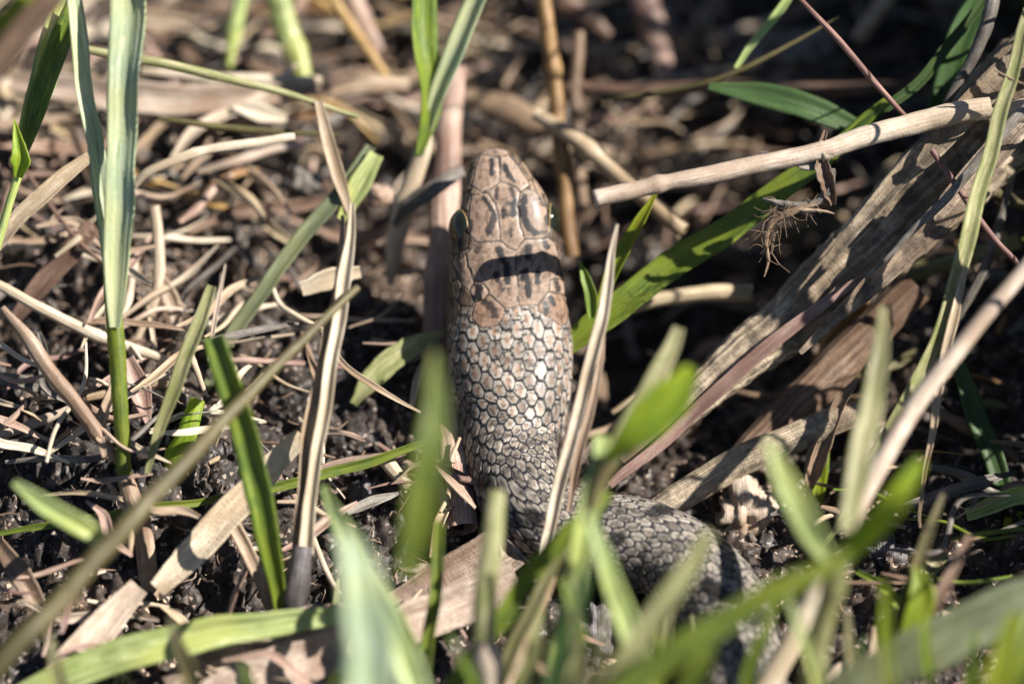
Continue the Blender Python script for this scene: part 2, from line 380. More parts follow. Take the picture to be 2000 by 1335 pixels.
# ------------------------------------------------------------------ the ground
def build_ground():
    nx, ny = 690, 570
    x = np.linspace(-1750, 1750, nx); y = np.linspace(-1650, 1750, ny)
    X, Y = np.meshgrid(x, y)
    Z = ground_fine(X, Y)
    V = np.stack([X, Y, Z], -1).reshape(-1, 3)
    i = np.arange(ny - 1)[:, None] * nx; j = np.arange(nx - 1)[None]
    F = np.stack([i + j, i + j + 1, i + nx + j + 1, i + nx + j], -1).reshape(-1, 4)
    o = link_mesh('ground', V, F, SOIL, origin=(0, 0, 0)); o['kind'] = 'structure'
    n2 = 220
    x = np.sign(np.linspace(-1, 1, n2)) * np.abs(np.linspace(-1, 1, n2)) ** 3 * 60000
    X, Y = np.meshgrid(x, x)
    Z = ground_h(X, Y) - 14
    Z = np.where((np.abs(X) < 1600) & (np.abs(Y) < 1500), Z - 160, Z)
    V = np.stack([X, Y, Z], -1).reshape(-1, 3)
    i = np.arange(n2 - 1)[:, None] * n2; j = np.arange(n2 - 1)[None]
    F = np.stack([i + j, i + j + 1, i + n2 + j + 1, i + n2 + j], -1).reshape(-1, 4)
    o = link_mesh('surrounding_ground', V, F, SOIL, origin=(0, 0, 0)); o['kind'] = 'structure'
build_ground()

def ico():
    t = (1 + 5 ** .5) / 2
    v = np.array([(-1,t,0),(1,t,0),(-1,-t,0),(1,-t,0),(0,-1,t),(0,1,t),(0,-1,-t),(0,1,-t),(t,0,-1),(t,0,1),(-t,0,-1),(-t,0,1)], float)
    f = [(0,11,5),(0,5,1),(0,1,7),(0,7,10),(0,10,11),(1,5,9),(5,11,4),(11,10,2),(10,7,6),(7,1,8),(3,9,4),(3,4,2),(3,2,6),(3,6,8),(3,8,9),(4,9,5),(2,4,11),(6,2,10),(8,6,7),(9,8,1)]
    return v / np.linalg.norm(v[0]), np.array(f)
def ico2():
    v, f = ico(); v = list(map(tuple, v)); new = []; cache = {}
    def mid(a, b):
        k = (min(a, b), max(a, b))
        if k not in cache:
            p = (np.array(v[a]) + np.array(v[b])); p /= np.linalg.norm(p); v.append(tuple(p)); cache[k] = len(v) - 1
        return cache[k]
    for a, b, c in f:
        x, y, z = mid(a, b), mid(b, c), mid(c, a); new += [(a, x, z), (b, y, x), (c, z, y), (x, y, z)]
    return np.array(v), np.array(new)
I1, I2 = ico(), ico2()
def crumbs():
    V = []; F = []; b = 0
    for k in range(2300):
        if k < 1400: px, py = rng.uniform(-120, 2120), rng.uniform(-120, 1460)
        else: px, py = rng.uniform(-50, 760), rng.uniform(330, 1335)
        g = Ph(px, py, 0)
        r = 2.5 + 13 * rng.random() ** 4
        z = float(ground_fine(np.array([g[0]]), np.array([g[1]]))[0])
        v, f = I1
        vv = v * (1 + .9 * (rng.random((len(v), 1)) - .5)) * r * rng.uniform(.45, 1.3, 3)
        q = Matrix.Rotation(rng.random() * 6.28, 3, Vector(rng.normal(size=3)).normalized())
        vv = vv @ np.array(q) + [g[0], g[1], z + r * .3]
        V.append(vv); F.append(f + b); b += len(v)
    o = link_mesh('soil_crumbs', np.vstack(V), np.vstack(F), CRUMB, smooth=False)
    tag(o, 'loose dark crumbs of wet soil scattered over the ground', 'soil', kind='stuff')
crumbs()

# ------------------------------------------------------------------ the snake
Z1 = lambda x, y: (820 + x / 3.708, 260 + y / 3.708)
SHIELDS = [
 [(400,235),(430,150),(500,158),(573,170),(577,260),(582,348),(515,405),(455,430),(370,382)],
 [(573,170),(640,150),(690,200),(740,270),(800,370),(727,425),(690,385),(582,348),(577,260)],
 [(375,445),(455,430),(495,435),(540,510),(570,600),(578,700),(585,780),(400,795),(365,740),(345,620),(358,500)],
 [(582,348),(690,385),(727,425),(708,520),(718,630),(755,768),(690,856),(622,822),(585,780),(578,700),(570,600),(540,510),(495,435),(515,405)],
 [(727,425),(820,405),(872,455),(918,540),(946,640),(945,718),(880,765),(755,768),(718,630),(708,520)],
 [(400,795),(585,780),(622,822),(690,856),(698,960),(704,1060),(714,1252),(622,1275),(500,1165),(470,1095),(400,1060),(345,960),(335,870)],
 [(690,856),(755,768),(880,765),(935,750),(985,800),(1005,880),(1005,960),(985,1040),(945,1075),(932,1150),(845,1252),(714,1252),(704,1060),(698,960)],
 [(395,1062),(470,1097),(500,1163),(465,1205),(395,1225),(358,1150)],
 [(465,1205),(500,1165),(622,1275),(608,1330),(550,1400),(440,1415),(372,1350),(395,1225)],
 [(985,1040),(1045,1075),(1075,1190),(1050,1170),(935,1150),(945,1075)],
 [(932,1150),(1030,1165),(1085,1270),(1070,1370),(1030,1405),(940,1340),(858,1300),(845,1252)],
 [(335,870),(345,960),(395,1062),(358,1150),(290,1090),(235,930),(250,880),(300,905)],
 [(430,150),(480,112),(560,100),(640,120),(640,150),(573,170),(500,158)],
]
SHIELDS = [np.array([Z1(*p) for p in s]) for s in SHIELDS]
STROKES = [ # (points, radius, strength)
 ([(515,185),(525,290)],11,.9), ([(615,235),(640,300)],14,.9), ([(645,300),(682,350)],6,.8), ([(572,165),(580,230)],6,.6), ([(545,120),(548,160)],7,.5),
 ([(470,470),(505,530),(540,590)],11,.8), ([(545,600),(520,660),(500,715)],18,.75), ([(372,640),(372,700)],8,.6), ([(400,1060),(420,1180)],9,.5),
 ([(560,400),(552,470)],8,.7), ([(660,405),(688,490)],10,.7), ([(682,510),(672,580)],23,.85), ([(605,560),(608,605)],13,.8), ([(640,500),(600,560)],10,.5), ([(660,700),(660,735)],10,.8),
 ([(758,460),(748,520),(752,600),(775,670),(832,722)],19,.95), ([(725,530),(728,600)],9,.8), ([(870,470),(892,520)],7,.7), ([(915,600),(918,655)],10,.7), ([(830,722),(910,715)],9,.6),
 ([(430,812),(415,855)],17,.6), ([(575,840),(605,925)],19,.95), ([(600,880),(612,940)],12,.8), ([(785,825),(780,895)],20,.8), ([(745,850),(712,930)],10,.45), ([(900,785),(915,825)],15,.75),
 ([(630,950),(632,1070)],20,.8), ([(552,1020),(560,1065)],13,.8), ([(762,1000),(778,1090),(788,1165)],20,.9), ([(740,1010),(745,1060)],12,.8), ([(850,1010),(850,1075)],15,.85), ([(580,1085),(602,1135)],8,.6), ([(640,1130),(645,1170)],7,.6),
 ([(430,1110),(425,1190),(380,1190)],20,.8), ([(470,1225),(530,1270),(545,1320)],20,.7), ([(985,1070),(1000,1130)],16,.7), ([(940,1190),(965,1230)],14,.8), ([(905,1240),(915,1290)],14,.8),
 ([(260,1000),(300,1060)],13,.6), ([(280,920),(320,1010)],8,.5), ([(870,860),(930,980)],9,.3), ([(455,900),(420,980)],10,.25),
]
def seg_dist(px, py, a, b):
    ax, ay = a; bx, by = b; dx, dy = bx - ax, by - ay
    t = np.clip(((px - ax) * dx + (py - ay) * dy) / (dx * dx + dy * dy + 1e-9), 0, 1)
    return np.hypot(px - ax - t * dx, py - ay - t * dy)
def inside(px, py, poly):
    r = np.zeros(px.shape, bool); n = len(poly)
    for i in range(n):
        x1, y1 = poly[i]; x2, y2 = poly[(i+1) % n]
        c = ((y1 > py) != (y2 > py)) & (px < (x2 - x1) * (py - y1) / (y2 - y1 + 1e-12) + x1)
        r ^= c
    return r

def scale_mat():
    m, N, Lk, bs = nodes_of('snake_scales')
    a = N.new('ShaderNodeAttribute'); a.attribute_name = 'Col'
    tc = N.new('ShaderNodeTexCoord')
    n1 = N.new('ShaderNodeTexNoise'); n1.inputs['Scale'].default_value = 900; n1.inputs['Detail'].default_value = 6; n1.inputs['Roughness'].default_value = .7; Lk.new(tc.outputs['Object'], n1.inputs[0])
    r = ramp(N, [(.3, (.66, .63, .6)), (.6, (1.1, 1.1, 1.1))]); Lk.new(n1.outputs[0], r.inputs[0])
    Lk.new(mixc(N, Lk, 1.0, a.outputs[0], r.outputs[0], 'MULTIPLY'), bs.inputs['Base Color'])
    bs.inputs['Specular IOR Level'].default_value = .26; bs.inputs['Coat Weight'].default_value = .18; bs.inputs['Coat Roughness'].default_value = .28
    n2 = N.new('ShaderNodeTexNoise'); n2.inputs['Scale'].default_value = 3500; Lk.new(tc.outputs['Object'], n2.inputs[0])
    b = N.new('ShaderNodeBump'); b.inputs['Strength'].default_value = .25; b.inputs['Distance'].default_value = S
    Lk.new(n2.outputs[0], b.inputs['Height']); Lk.new(b.outputs[0], bs.inputs['Normal'])
    mr = N.new('ShaderNodeMapRange'); mr.inputs[3].default_value = .42; mr.inputs[4].default_value = .6
    Lk.new(n1.outputs[0], mr.inputs[0]); Lk.new(mr.outputs[0], bs.inputs['Roughness'])
    return m
SCALE = scale_mat()

def snake():
    # centreline: x, y as seen; depth behind focus for the raised head and neck
    head = [(960,287,70),(963,305,70),(968,335,68),(974,365,66),(981,400,64),(985,440,62),(986,480,60),(986,520,60),(988,560,62),(991,600,64),(994,640,64),
            (996,700,62),(999,760,58),(1000,800,52),(996,840,40),(994,870,26),(998,905,4),(1010,945,-28)]
    c = [P(*p) for p in head]
    c += [Ph(1032,985,98), Ph(1070,1022,92), Ph(1125,1042,90), Ph(1190,1050,92), Ph(1260,1066,94), Ph(1325,1097,92), Ph(1380,1145,90), Ph(1418,1205,88), Ph(1440,1275,86), Ph(1448,1350,84), Ph(1440,1440,74), Ph(1400,1530,72), Ph(1320,1600,68)]
    c0 = np.array(c)
    ext = np.column_stack([c0])
    N = 1080
    cl = spline(ext, N)
    s = np.r_[0, np.cumsum(np.linalg.norm(np.diff(cl, axis=0), axis=1))]
    # denser rings at the snout tip
    L = s[-1]
    q = np.linspace(0, 1, N); ss = L * (q - .018 * np.exp(-q / .018) + .018) / (1 + .018) 
    ss = (ss - ss[0]) / (ss[-1] - ss[0]) * L
    cl = np.stack([np.interp(ss, s, cl[:, k]) for k in range(3)], 1); s = ss
    aT = [(0,0),(1,11),(3,19),(7,28),(14,37),(28,49),(43,57),(75,69),(113,85),(145,95),(185,104),(225,108),(275,114),(355,122),(415,124),(475,119),(515,112),(555,101),(585,95),(620,91),(700,89),(900,88),(1100,90),(1400,88),(1700,80)]
    a = np.interp(s, *zip(*aT)); 
    ker = np.ones(13) / 13; a2 = np.convolve(np.pad(a, 6, mode='edge'), ker, 'valid'); a = np.where(s > 30, a2, a)
    rat = np.interp(s, [0, 60, 150, 260, 420, 560, 700, 1700], [.62, .6, .60, .58, .66, .85, .95, .95]); b = a * rat
    # dorsal direction: tilted a little to the right on the head, upright on the ground
    f = sst(560, 760, s)[:, None]
    dh = CV + .20 * RIGHT; dh = dh / np.linalg.norm(dh)
    dv = np.array([.05, -.12, 1.0])
    t, Nn, B = frames(cl, dh * (1 - f) + dv * f)
    B = -B      # B to the photo's right when heading down the picture
    Mr = 360
    phi = np.linspace(-math.pi, math.pi, Mr, endpoint=False)
    PH, SS = np.meshgrid(phi, s)
    A = a[:, None]; Bb = b[:, None]
    ex = np.interp(s, [0, 120, 300, 600], [.84, .62, .82, 1.0])[:, None]      # squarer head section
    sx = np.sign(np.sin(PH)) * np.abs(np.sin(PH)) ** ex; cx = np.sign(np.cos(PH)) * np.abs(np.cos(PH)) ** ex
    low = np.where(np.cos(PH) < 0, np.interp(s, [0, 300, 700], [.75, .85, .92])[:, None], 1.0)
    base = cl[:, None] + B[:, None] * (sx * A)[..., None] + Nn[:, None] * (cx * Bb * low)[..., None]
    # outward normal
    nrm = B[:, None] * (sx / A.clip(1))[..., None] + Nn[:, None] * (cx / Bb.clip(1))[..., None]
    nrm /= np.linalg.norm(nrm, axis=2)[..., None] + 1e-9
    # position in the head's own flat plan (seen straight down on the shields)
    lat = sx * A
    hx = np.interp(s, [0, L], [0, 0])[:, None] + (base @ RIGHT) + 1000; hy = 667.5 - (base @ UP)
    # --- sutures and cells
    h = np.zeros_like(PH); colr = np.zeros(PH.shape + (3,))
    brown = np.array([.33, .20, .135]); tan = np.array([.235, .205, .168]); skin = np.array([.015, .016, .021]); rim = np.array([.40, .355, .31])
    # body scales: staggered rows
    seg_ = np.linalg.norm(np.roll(base, -1, 1) - base, axis=2)
    arc = np.cumsum(seg_, 1) - seg_; arc = arc - arc[:, Mr // 2:Mr // 2 + 1]
    gx = arc / (seg_.sum(1)[:, None] / 2).clip(1) * np.interp(s, [0, 420, 820, 1700], [14.6, 14.8, 16.8, 16.8])[:, None]; pitch = np.interp(s, [0, 330, 500, 640, 800, 1700], [40, 41, 42, 37, 35, 35])
    gs = np.cumsum(np.r_[0, np.diff(s) / pitch[1:]])[:, None] + 0 * PH
    # slight shear and wobble so the rows are not ruled lines
    gs = gs + .09 * noise(PH * 1.5, SS / 90, 41); gx = gx + .12 * noise(PH * 1.2 + 9, SS / 70, 42)
    cxm = .84
    i0 = np.round(gx).astype(np.int64)
    F1 = np.full(PH.shape, 9.); F2 = F1.copy(); ID = np.zeros(PH.shape); LY = np.zeros(PH.shape); LX = np.zeros(PH.shape)
    for di in (-1, 0, 1):
        ii = i0 + di
        off = (ii % 2) * .5
        j0 = np.round(gs - off).astype(np.int64)
        for dj in (-1, 0, 1):
            jj = j0 + dj
            jx = (hashn(ii, jj, 51) - .5) * .12; jy = (hashn(ii, jj, 52) - .5) * .12
            dx = (gx - ii - jx) * cxm; dy = gs - jj - off - jy
            d = np.hypot(dx, dy)
            nr = d < F1
            F2 = np.where(nr, F1, np.minimum(F2, d)); ID = np.where(nr, hashn(ii, jj, 53), ID)
            LY = np.where(nr, dy, LY); LX = np.where(nr, dx, LX); F1 = np.where(nr, d, F1)
    e = (F2 - F1)
    # larger irregular plates on the sides of the head
    g1, g2, gid = worley(PH * A / 38, SS / 44 + .2, 61, .55)
    eh = (g2 - g1)
    wide = np.interp(s, [0, 330, 430, 540, 900], [.85, .85, 1.1, 2.8, 3.6])[:, None] * (1 + .7 * sst(.5, 1.2, -PH) * sst(300, 420, SS))  # wider dark gaps paint the shade on the left flank
    wide = wide * (.45 + 1.1 * sst(-.15, .4, LY))
    plate = sst(.03 * wide, .03 * wide + .09, e)
    hb = 1.0 * plate * (1 - .3 * (F1 / .6) ** 2) + 2.6 * plate * LY
    ell = (np.abs(LX) / cxm / .56) ** 2.2 + (np.abs(LY) / .57) ** 2.6
    plate = plate * sst(1.3, .95, ell)
    core = sst(.32, .12, np.hypot(LX * 1.25, LY * .9))
    nearhead = sst(760, 360, SS)
    vr = (.5 + .75 * ID)[..., None]
    sc = (rim * .8 + tan * .2) * (1 - core[..., None]) + (brown * nearhead[..., None] + tan * (1 - nearhead[..., None])) * core[..., None]
    sc = sc * (.70 + .30 * nearhead[..., None]) * vr * (1 + .35 * (1 - nearhead[..., None]))
    # dark crossbars and dusky scales further down
    bar = sst(.15, .5, noise(PH * 1.6, SS / 55, 71)) * (1 - nearhead) + .8 * sst(.25, .55, noise(PH * 2.2 + 3, SS / 26, 72)) * .6
    bar = np.clip(bar * 1.15, 0, 1) * sst(.25, .5, ID + .3 * bar)
    sc = sc * (1 - .86 * bar[..., None])
    mott = sst(.12, .42, noise(arc / 8, SS / 9, 73) + .12 * noise(arc / 3, SS / 3, 77)) * (1 - .55 * core)
    sc = sc * (1 - mott[..., None] * .8)
    cb = sc * plate[..., None] + skin * (1 - plate[..., None])
    # belly plates
    bel = sst(9.7, 10.1, np.abs(gx) * 13.6 / np.interp(s, [0, 420, 820, 1700], [14.6, 14.8, 16.8, 16.8])[:, None])
    vs = SS / 34; fr = vs - np.floor(vs); vp = sst(0, .1, fr) * sst(1, .97, fr)
    spotb = sst(.25, .4, noise(PH * 5, np.floor(vs) * 3.7 + 0 * PH, 75))
    cbel = (np.array([.55, .48, .36]) * (1 - .93 * spotb[..., None])) * vp[..., None] + skin * (1 - vp[..., None])
    # side-of-head plates, base tone lowered to paint the flank shade
    ph = sst(.025, .12, eh)
    ch = (np.array([.22, .155, .105]) * (.6 + .7 * gid[..., None])) * ph[..., None] + skin * (1 - ph[..., None])
    dk = sst(.12, .4, noise(PH * A / 11, SS / 26, 76)) * .8
    ch = ch * (1 - dk[..., None] * .85)
    hh = 1.5 * ph
    mh = sst(345, 300, SS + 40 * np.cos(PH) - 25)       # head zone
    h = hb * (1 - mh) + hh * mh
    colr = cb * (1 - mh[..., None]) + ch * mh[..., None]
    h = h * (1 - bel) + bel * (1.6 * vp)
    colr = colr * (1 - bel[..., None]) + cbel * bel[..., None]
    # top-of-head shields
    top = (np.cos(PH) > -.05) & (SS < 420)
    owner = np.full(PH.shape, -1)
    edge = np.full(PH.shape, 99.0)
    wx = hx + 1.6 * noise(hx / 14, hy / 14, 81); wy = hy + 1.6 * noise(hx / 14 + 9, hy / 14, 82)
    for k, poly in enumerate(SHIELDS):
        ins = inside(wx, wy, poly) & top
        owner = np.where(ins & (owner < 0), k, owner)
        dd = np.full(PH.shape, 99.0); n = len(poly)
        for q in range(n): dd = np.minimum(dd, seg_dist(wx, wy, poly[q], poly[(q+1) % n]))
        edge = np.where(top, np.minimum(edge, dd), edge)
    sh = owner >= 0
    pl = sst(.6, 1.7, edge)
    tone = np.array([.295, .205, .148]) * (1 + .16 * noise(hx / 30, hy / 30, 83))[..., None]
    tone = tone * (.9 + .2 * hashn(owner, owner * 3 + 1, 5))[..., None] * (1 - .35 * sst(0, .5, noise(hx / 11, hy / 16, 87)) - .25 * sst(.1, .5, noise(hx / 5, hy / 7, 88)))[..., None]
    lightr = (sst(12, 3, edge) * .22)[..., None]
    tone = tone * (1 - lightr) + np.array([.52, .42, .33]) * lightr
    tone = np.where((owner[..., None] == 8) | (owner[..., None] == 10), tone * np.array([.80, .72, .68]), tone)
    blk = np.zeros(PH.shape)
    nz = 2.4 * noise(hx / 3.5, hy / 3.5, 84) + 1.8 * noise(hx / 9, hy / 9, 85)
    for pts, r, st in STROKES:
        pp = [Z1(*p) for p in pts]; rr = r / 3.708 + 1.1
        dmin = np.full(PH.shape, 99.)
        for q in range(len(pp) - 1): dmin = np.minimum(dmin, seg_dist(hx, hy, pp[q], pp[q+1]))
        blk = np.maximum(blk, min(1, st * 1.25) * sst(rr + 2.6, rr - 1.2, dmin + nz * 1.1))
    fre = sst(.35, .6, noise(hx / 3.2, hy / 3.2, 86)) * .25
    tone = tone * (1 - .96 * np.clip(blk + fre, 0, 1))[..., None] + skin * (.6 * blk)[..., None]
    ctop = tone * pl[..., None] + np.array([.03, .02, .018]) * (1 - pl[..., None])
    colr = np.where(sh[..., None], ctop, colr)
    h = np.where(sh, 1.1 * sst(0, 4, edge) + .9 * sst(0, 22, edge) - .6, h)
    # colour darkened in a ring round the eyes
    for ex_, ey_, rad in ((899, 447, 40), (1078, 434, 40)):
        dd = np.hypot((hx - ex_), (hy - ey_) * .8)
        k = sst(rad, rad - 14, dd) * (~sh)
        colr = colr * (1 - .7 * k[..., None])
    tipf = sst(2, 22, SS); h = h * tipf
    V = base + nrm * h[..., None]
    Vf = V.reshape(-1, 3)
    i = np.arange(N - 1)[:, None] * Mr; j = np.arange(Mr)[None]; j2 = (j + 1) % Mr
    F = np.stack([i + j, i + j2, i + Mr + j2, i + Mr + j], -1).reshape(-1, 4)[:, ::-1]
    root = empty('snake', Ph(1260, 1066, 0), 'brown and black patterned snake rearing its head up between the grass blades', 'snake')
    link_mesh('body', Vf, F, SCALE, root, attr=colr.reshape(-1, 3))
    # head shields as thin plates lying just proud of the skin
    fo = owner[:-1, :]; 
    for k in range(len(SHIELDS)):
        fm = ((owner == k) & (edge > 1.6))
        fk = (fm[:-1] & fm[1:] & np.roll(fm, -1, 1)[:-1] & np.roll(fm, -1, 1)[1:])
        fs = F[fk.reshape(-1)]
        if len(fs) < 30: continue
        ids, inv = np.unique(fs, return_inverse=True)
        vv = Vf[ids] + nrm.reshape(-1, 3)[ids] * .5
        link_mesh('head_shield', vv, inv.reshape(-1, 4), SCALE, root, attr=colr.reshape(-1, 3)[ids])
    # eyes
    me, Ne, Le, be = nodes_of('eye_dark'); be.inputs['Base Color'].default_value = (.012, .014, .008, 1); be.inputs['Roughness'].default_value = .07; be.inputs['Coat Weight'].default_value = .6
    mg, Ng, Lg, bg_ = nodes_of('iris_gold'); bg_.inputs['Roughness'].default_value = .3; bg_.inputs['Base Color'].default_value = (.30, .22, .08, 1)
    for x, y, dd, sd, tw in ((900, 447, 30, -1, .60), (1073, 434, 62, 1, .10)):
        c = P(x, y, dd)
        lt = RIGHT * sd + CV * tw; lt = lt / np.linalg.norm(lt)
        al = UP * 1.0 + RIGHT * (-.10); al = al - (al @ lt) * lt; al /= np.linalg.norm(al); ot = np.cross(lt, al)
        u = np.linspace(0, math.pi, 25); v = np.linspace(0, 2 * math.pi, 32, endpoint=False)
        UU, VV = np.meshgrid(u, v, indexing='ij')
        Pn = c + (np.cos(UU) * 21)[..., None] * lt + (np.sin(UU) * np.cos(VV) * 37)[..., None] * al + (np.sin(UU) * np.sin(VV) * 31)[..., None] * ot
        g = loft(Pn.reshape(-1, 3).reshape(25, 32, 3), np.zeros((25, 32, 2)), 25, 32)
        eo = add('eye', g, me, root)
        R1, r1 = 1.0, .075
        VV, UU = np.meshgrid(np.linspace(0, 2*math.pi, 60, endpoint=False), np.linspace(0, 2*math.pi, 10, endpoint=False), indexing='ij')
        q = 1 + .045 * np.cos(UU)
        rg = c + lt * 3.0 + (np.cos(VV) * q * 36.8)[..., None] * al + (np.sin(VV) * q * 31.0)[..., None] * ot + (np.sin(UU) * 1.4)[..., None] * lt
        i = np.arange(60)[:, None]; j = np.arange(10)[None]
        Fr = np.stack([i * 10 + j, i * 10 + (j+1) % 10, ((i+1) % 60) * 10 + (j+1) % 10, ((i+1) % 60) * 10 + j], -1).reshape(-1, 4)
        link_mesh('iris_ring', rg.reshape(-1, 3), Fr, mg, eo)
snake()

# ------------------------------------------------------------------ plants and straws: single pieces
def B(label, pts, wd, mat, name='grass_plant', cat='grass', **k):
    if name != 'grass_plant': return add(name, blade_geo(pts, wd, **k), M[mat], None, label, cat)
    r = empty(name, P(*pts[-1]), label, cat); add('blade', blade_geo(pts, wd, **k), M[mat], r); return r
def T(label, pts, wd, mat, name='straw', cat='straw', **k):
    if name != 'grass_stem': return add(name, stalk_geo(pts, wd, **k), M[mat], None, label, cat)
    r = empty('grass_plant', P(*pts[-1]), label, 'grass'); add('stem', stalk_geo(pts, wd, **k), M[mat], r); return r
def shoot(label, base, parts, name='grass_shoot', cat='grass shoot', group=None):
    r = empty(name, base, label, cat, group)
    for kind, pname, pts, wd, mat, kw in parts:
        add(pname, (blade_geo if kind == 'b' else stalk_geo)(pts, wd, **kw), M[mat], r)
    return r

# --- the big stick across the right and the reeds
r = empty('fallen_straw', P(1600, 300, -90), 'cream dry stem with a broken hollow end pointing left towards the snake head', 'dry stem')
add('stem', stalk_geo([(1161,388,-165),(1285,361,-155),(1440,330,-140),(1560,303,-125),(1625,290,-118)], [34,33,35,36,35], nodes=(.27,), rough=.05, wav=.6, seg=7, M=28, hollow=1), M['pale'], r)
add('stem', stalk_geo([(1600,300,-120),(1700,263,-105),(1800,238,-86),(1880,219,-84),(1935,210,-82)], [36,40,43,44,42], rough=.03, wav=.5, seg=7, M=28, hollow=1), M['pale'], r)
add('torn_sheath', blade_geo([(1612,255,-125),(1606,300,-122),(1614,345,-120),(1625,400,-105)], [6,22,34,12], fold=.5, thick=3, ragged=.5, seg=5), M['brown'], r)
add('torn_sheath', blade_geo([(1480,300,-118),(1560,318,-122),(1600,322,-118)], [8,26,14], fold=.3, ragged=.6, seg=5), M['grey'], r)
T('pale straw continuing past the cream stem at the right edge', [(1930,232,-50),(2010,215,-50),(2120,195,-50)], [40,52,50], 'pale', wav=.4)

r = empty('broken_reed', P(1600, 560, 60), 'thick weathered brown reed sloping from the right edge down behind the snake neck', 'reed')
add('reed_stalk', stalk_geo([(2180,20,50),(2010,175,48),(1850,345,46),(1700,490,44),(1560,610,44),(1420,725,40),(1300,830,40),(1215,900,50)], [205,200,185,160,130,105,72,42], flat=.62, ridges=16, rough=.09, wav=1.0, seg=10, M=72), M['reed'], r)
add('reed_sheath', blade_geo([(1760,500,-22),(1640,570,-16),(1520,660,-8),(1400,765,4),(1290,865,14),(1190,950,20)], [6,20,28,28,26,16], roll=[-5,-5,0,5], fold=.25, thick=5, ridges=5), M['pink'], r)
add('reed_sheath', blade_geo([(2100,150,-62),(1960,275,-56),(1835,420,-46),(1700,555,-30),(1560,690,-14)], [30,56,60,40,10], roll=[-8,-10,-12], fold=.3, thick=5, ridges=6), M['reed'], r)
add('reed_sheath', blade_geo([(2060,60,-50),(1900,205,-46),(1780,330,-40),(1650,470,-26),(1560,580,-10)], [44,56,48,28,8], roll=[8,10,10], fold=.3, thick=5, ridges=6), M['reed'], r)
T('brown reed with one sunlit end leaning behind the snake body', [(1700,795,70),(1560,850,66),(1420,915,62),(1320,975,60),(1240,1030,60)], [50,56,60,58,50], 'reed', mode='c', name='reed', cat='reed', flat=.6, ridges=9, M=36)
T('dark brown reed sloping in the shade below the thick reed', [(1790,560,230),(1650,700,220),(1500,850,200),(1400,960,190)], [70,80,76,60], 'brown', mode='c', name='reed', cat='reed', flat=.7, ridges=9, M=36)
B('curled brown dead leaf standing between the two lower reeds', [(1680,740,-10),(1640,800,0),(1610,860,5),(1575,960,20)], [6,34,46,18], 'brown', name='dead_leaf', cat='dead leaf', fold=.45, roll=[30,-10], ragged=.25)
T('thin grey twig above the thick reed at the upper right', [(1945,-20,0),(1900,110,-10),(1855,190,-15),(1835,245,-10)], [30,27,20,14], 'grey', name='twig', cat='twig', rough=.1)
T('thin reddish twig crossing down from the top towards the cream stem', [(1550,-15,-60),(1640,80,-80),(1720,175,-90),(1785,245,-60)], [8,13,13,9], 'red', name='twig', cat='twig', wav=.4)
T('thin reddish twig crossing over the thick reed to the right edge', [(1820,292,-95),(1870,365,-100),(1940,465,-95),(2010,535,-90)], [12,12,13,12], 'red', name='twig', cat='twig', wav=.4)
T('long straight grey straw lying along the thick reed', [(2090,130,-130),(1950,265,-120),(1860,375,-110),(1760,475,-95),(1690,545,-85)], [14,20,20,14,5], 'grey', name='straw', cat='straw', flat=.5)
shoot('long olive straw forked at mid height hanging down the right side', P(1700,920,-150), [
 ('b','blade',[(2010,20,-170),(1965,190,-165),(1925,330,-165),(1885,470,-165),(1850,600,-165),(1800,730,-165),(1730,850,-160),(1680,960,-150),(1600,1080,-130)],[22,28,30,34,32,30,26,18,8],'tangreen',dict(fold=.22,roll=[10,-15,10])),
 ('b','blade',[(1885,520,-172),(1860,640,-178),(1840,740,-180),(1815,880,-178),(1797,1000,-178),(1799,1030,-176)],[12,20,20,15,9,4],'straw',dict(fold=.25,roll=[0,25]))], name='dry_grass', cat='dry grass')
T('pale blurred straw slanting down from the right edge into the near grass', [(2060,455,-330),(1960,575,-340),(1850,710,-350),(1750,850,-360),(1690,960,-370),(1655,1030,-380)], [30,30,32,36,38,34], 'pale', wav=.5)
T('pinkish straw slanting down to the bottom edge below the forked shoot', [(1632,1090,-400),(1590,1165,-395),(1540,1260,-390),(1480,1370,-385)], [38,40,42,44], 'pale', flat=.6)

# --- roots hanging from the cream stem
def roots():
    r = empty('root_tangle', P(1540, 400, -100), 'tangle of curly hair roots with soil hanging below the cream stem', 'roots')
    add('root', stalk_geo([(1622,330,-105),(1618,370,-110),(1590,395,-108),(1540,400,-104),(1490,388,-100)], [20,18,14,16,5], rough=.4, seg=5, wav=.3), M['grey'], r)
    add('root', stalk_geo([(1600,395,-110),(1550,412,-112),(1510,432,-108),(1497,470,-104),(1500,510,-100),(1492,540,-98)], [10,14,13,10,7,3], rough=.5, seg=5, wav=.5), M['brown'], r)
    add('root', stalk_geo([(1560,408,-112),(1600,414,-116),(1632,421,-118)], [7,6,2], rough=.4, seg=5), M['straw'], r)
    hair = []
    for k in range(58):
        x, y = random.choice([(1500,480),(1550,408),(1525,410),(1505,440),(1595,400)])
        x += random.uniform(-14, 14); y += random.uniform(-12, 12); a = random.uniform(0, 6.28); cur = random.uniform(-.5, .5); d = -105 + random.uniform(-20, 25)
        pts = []
        for q in range(random.randint(3, 6)):
            pts.append((x, y, d)); x += 10 * math.cos(a); y += 10 * math.sin(a) + 2; a += cur + random.uniform(-.4, .4); d += random.uniform(-5, 5)
        hair.append(stalk_geo(pts, [1.9, .8], seg=5, M=5, wav=.3))
    o = add('root_hair', merge(hair), M['brown'], r); o['kind'] = 'stuff'
roots()

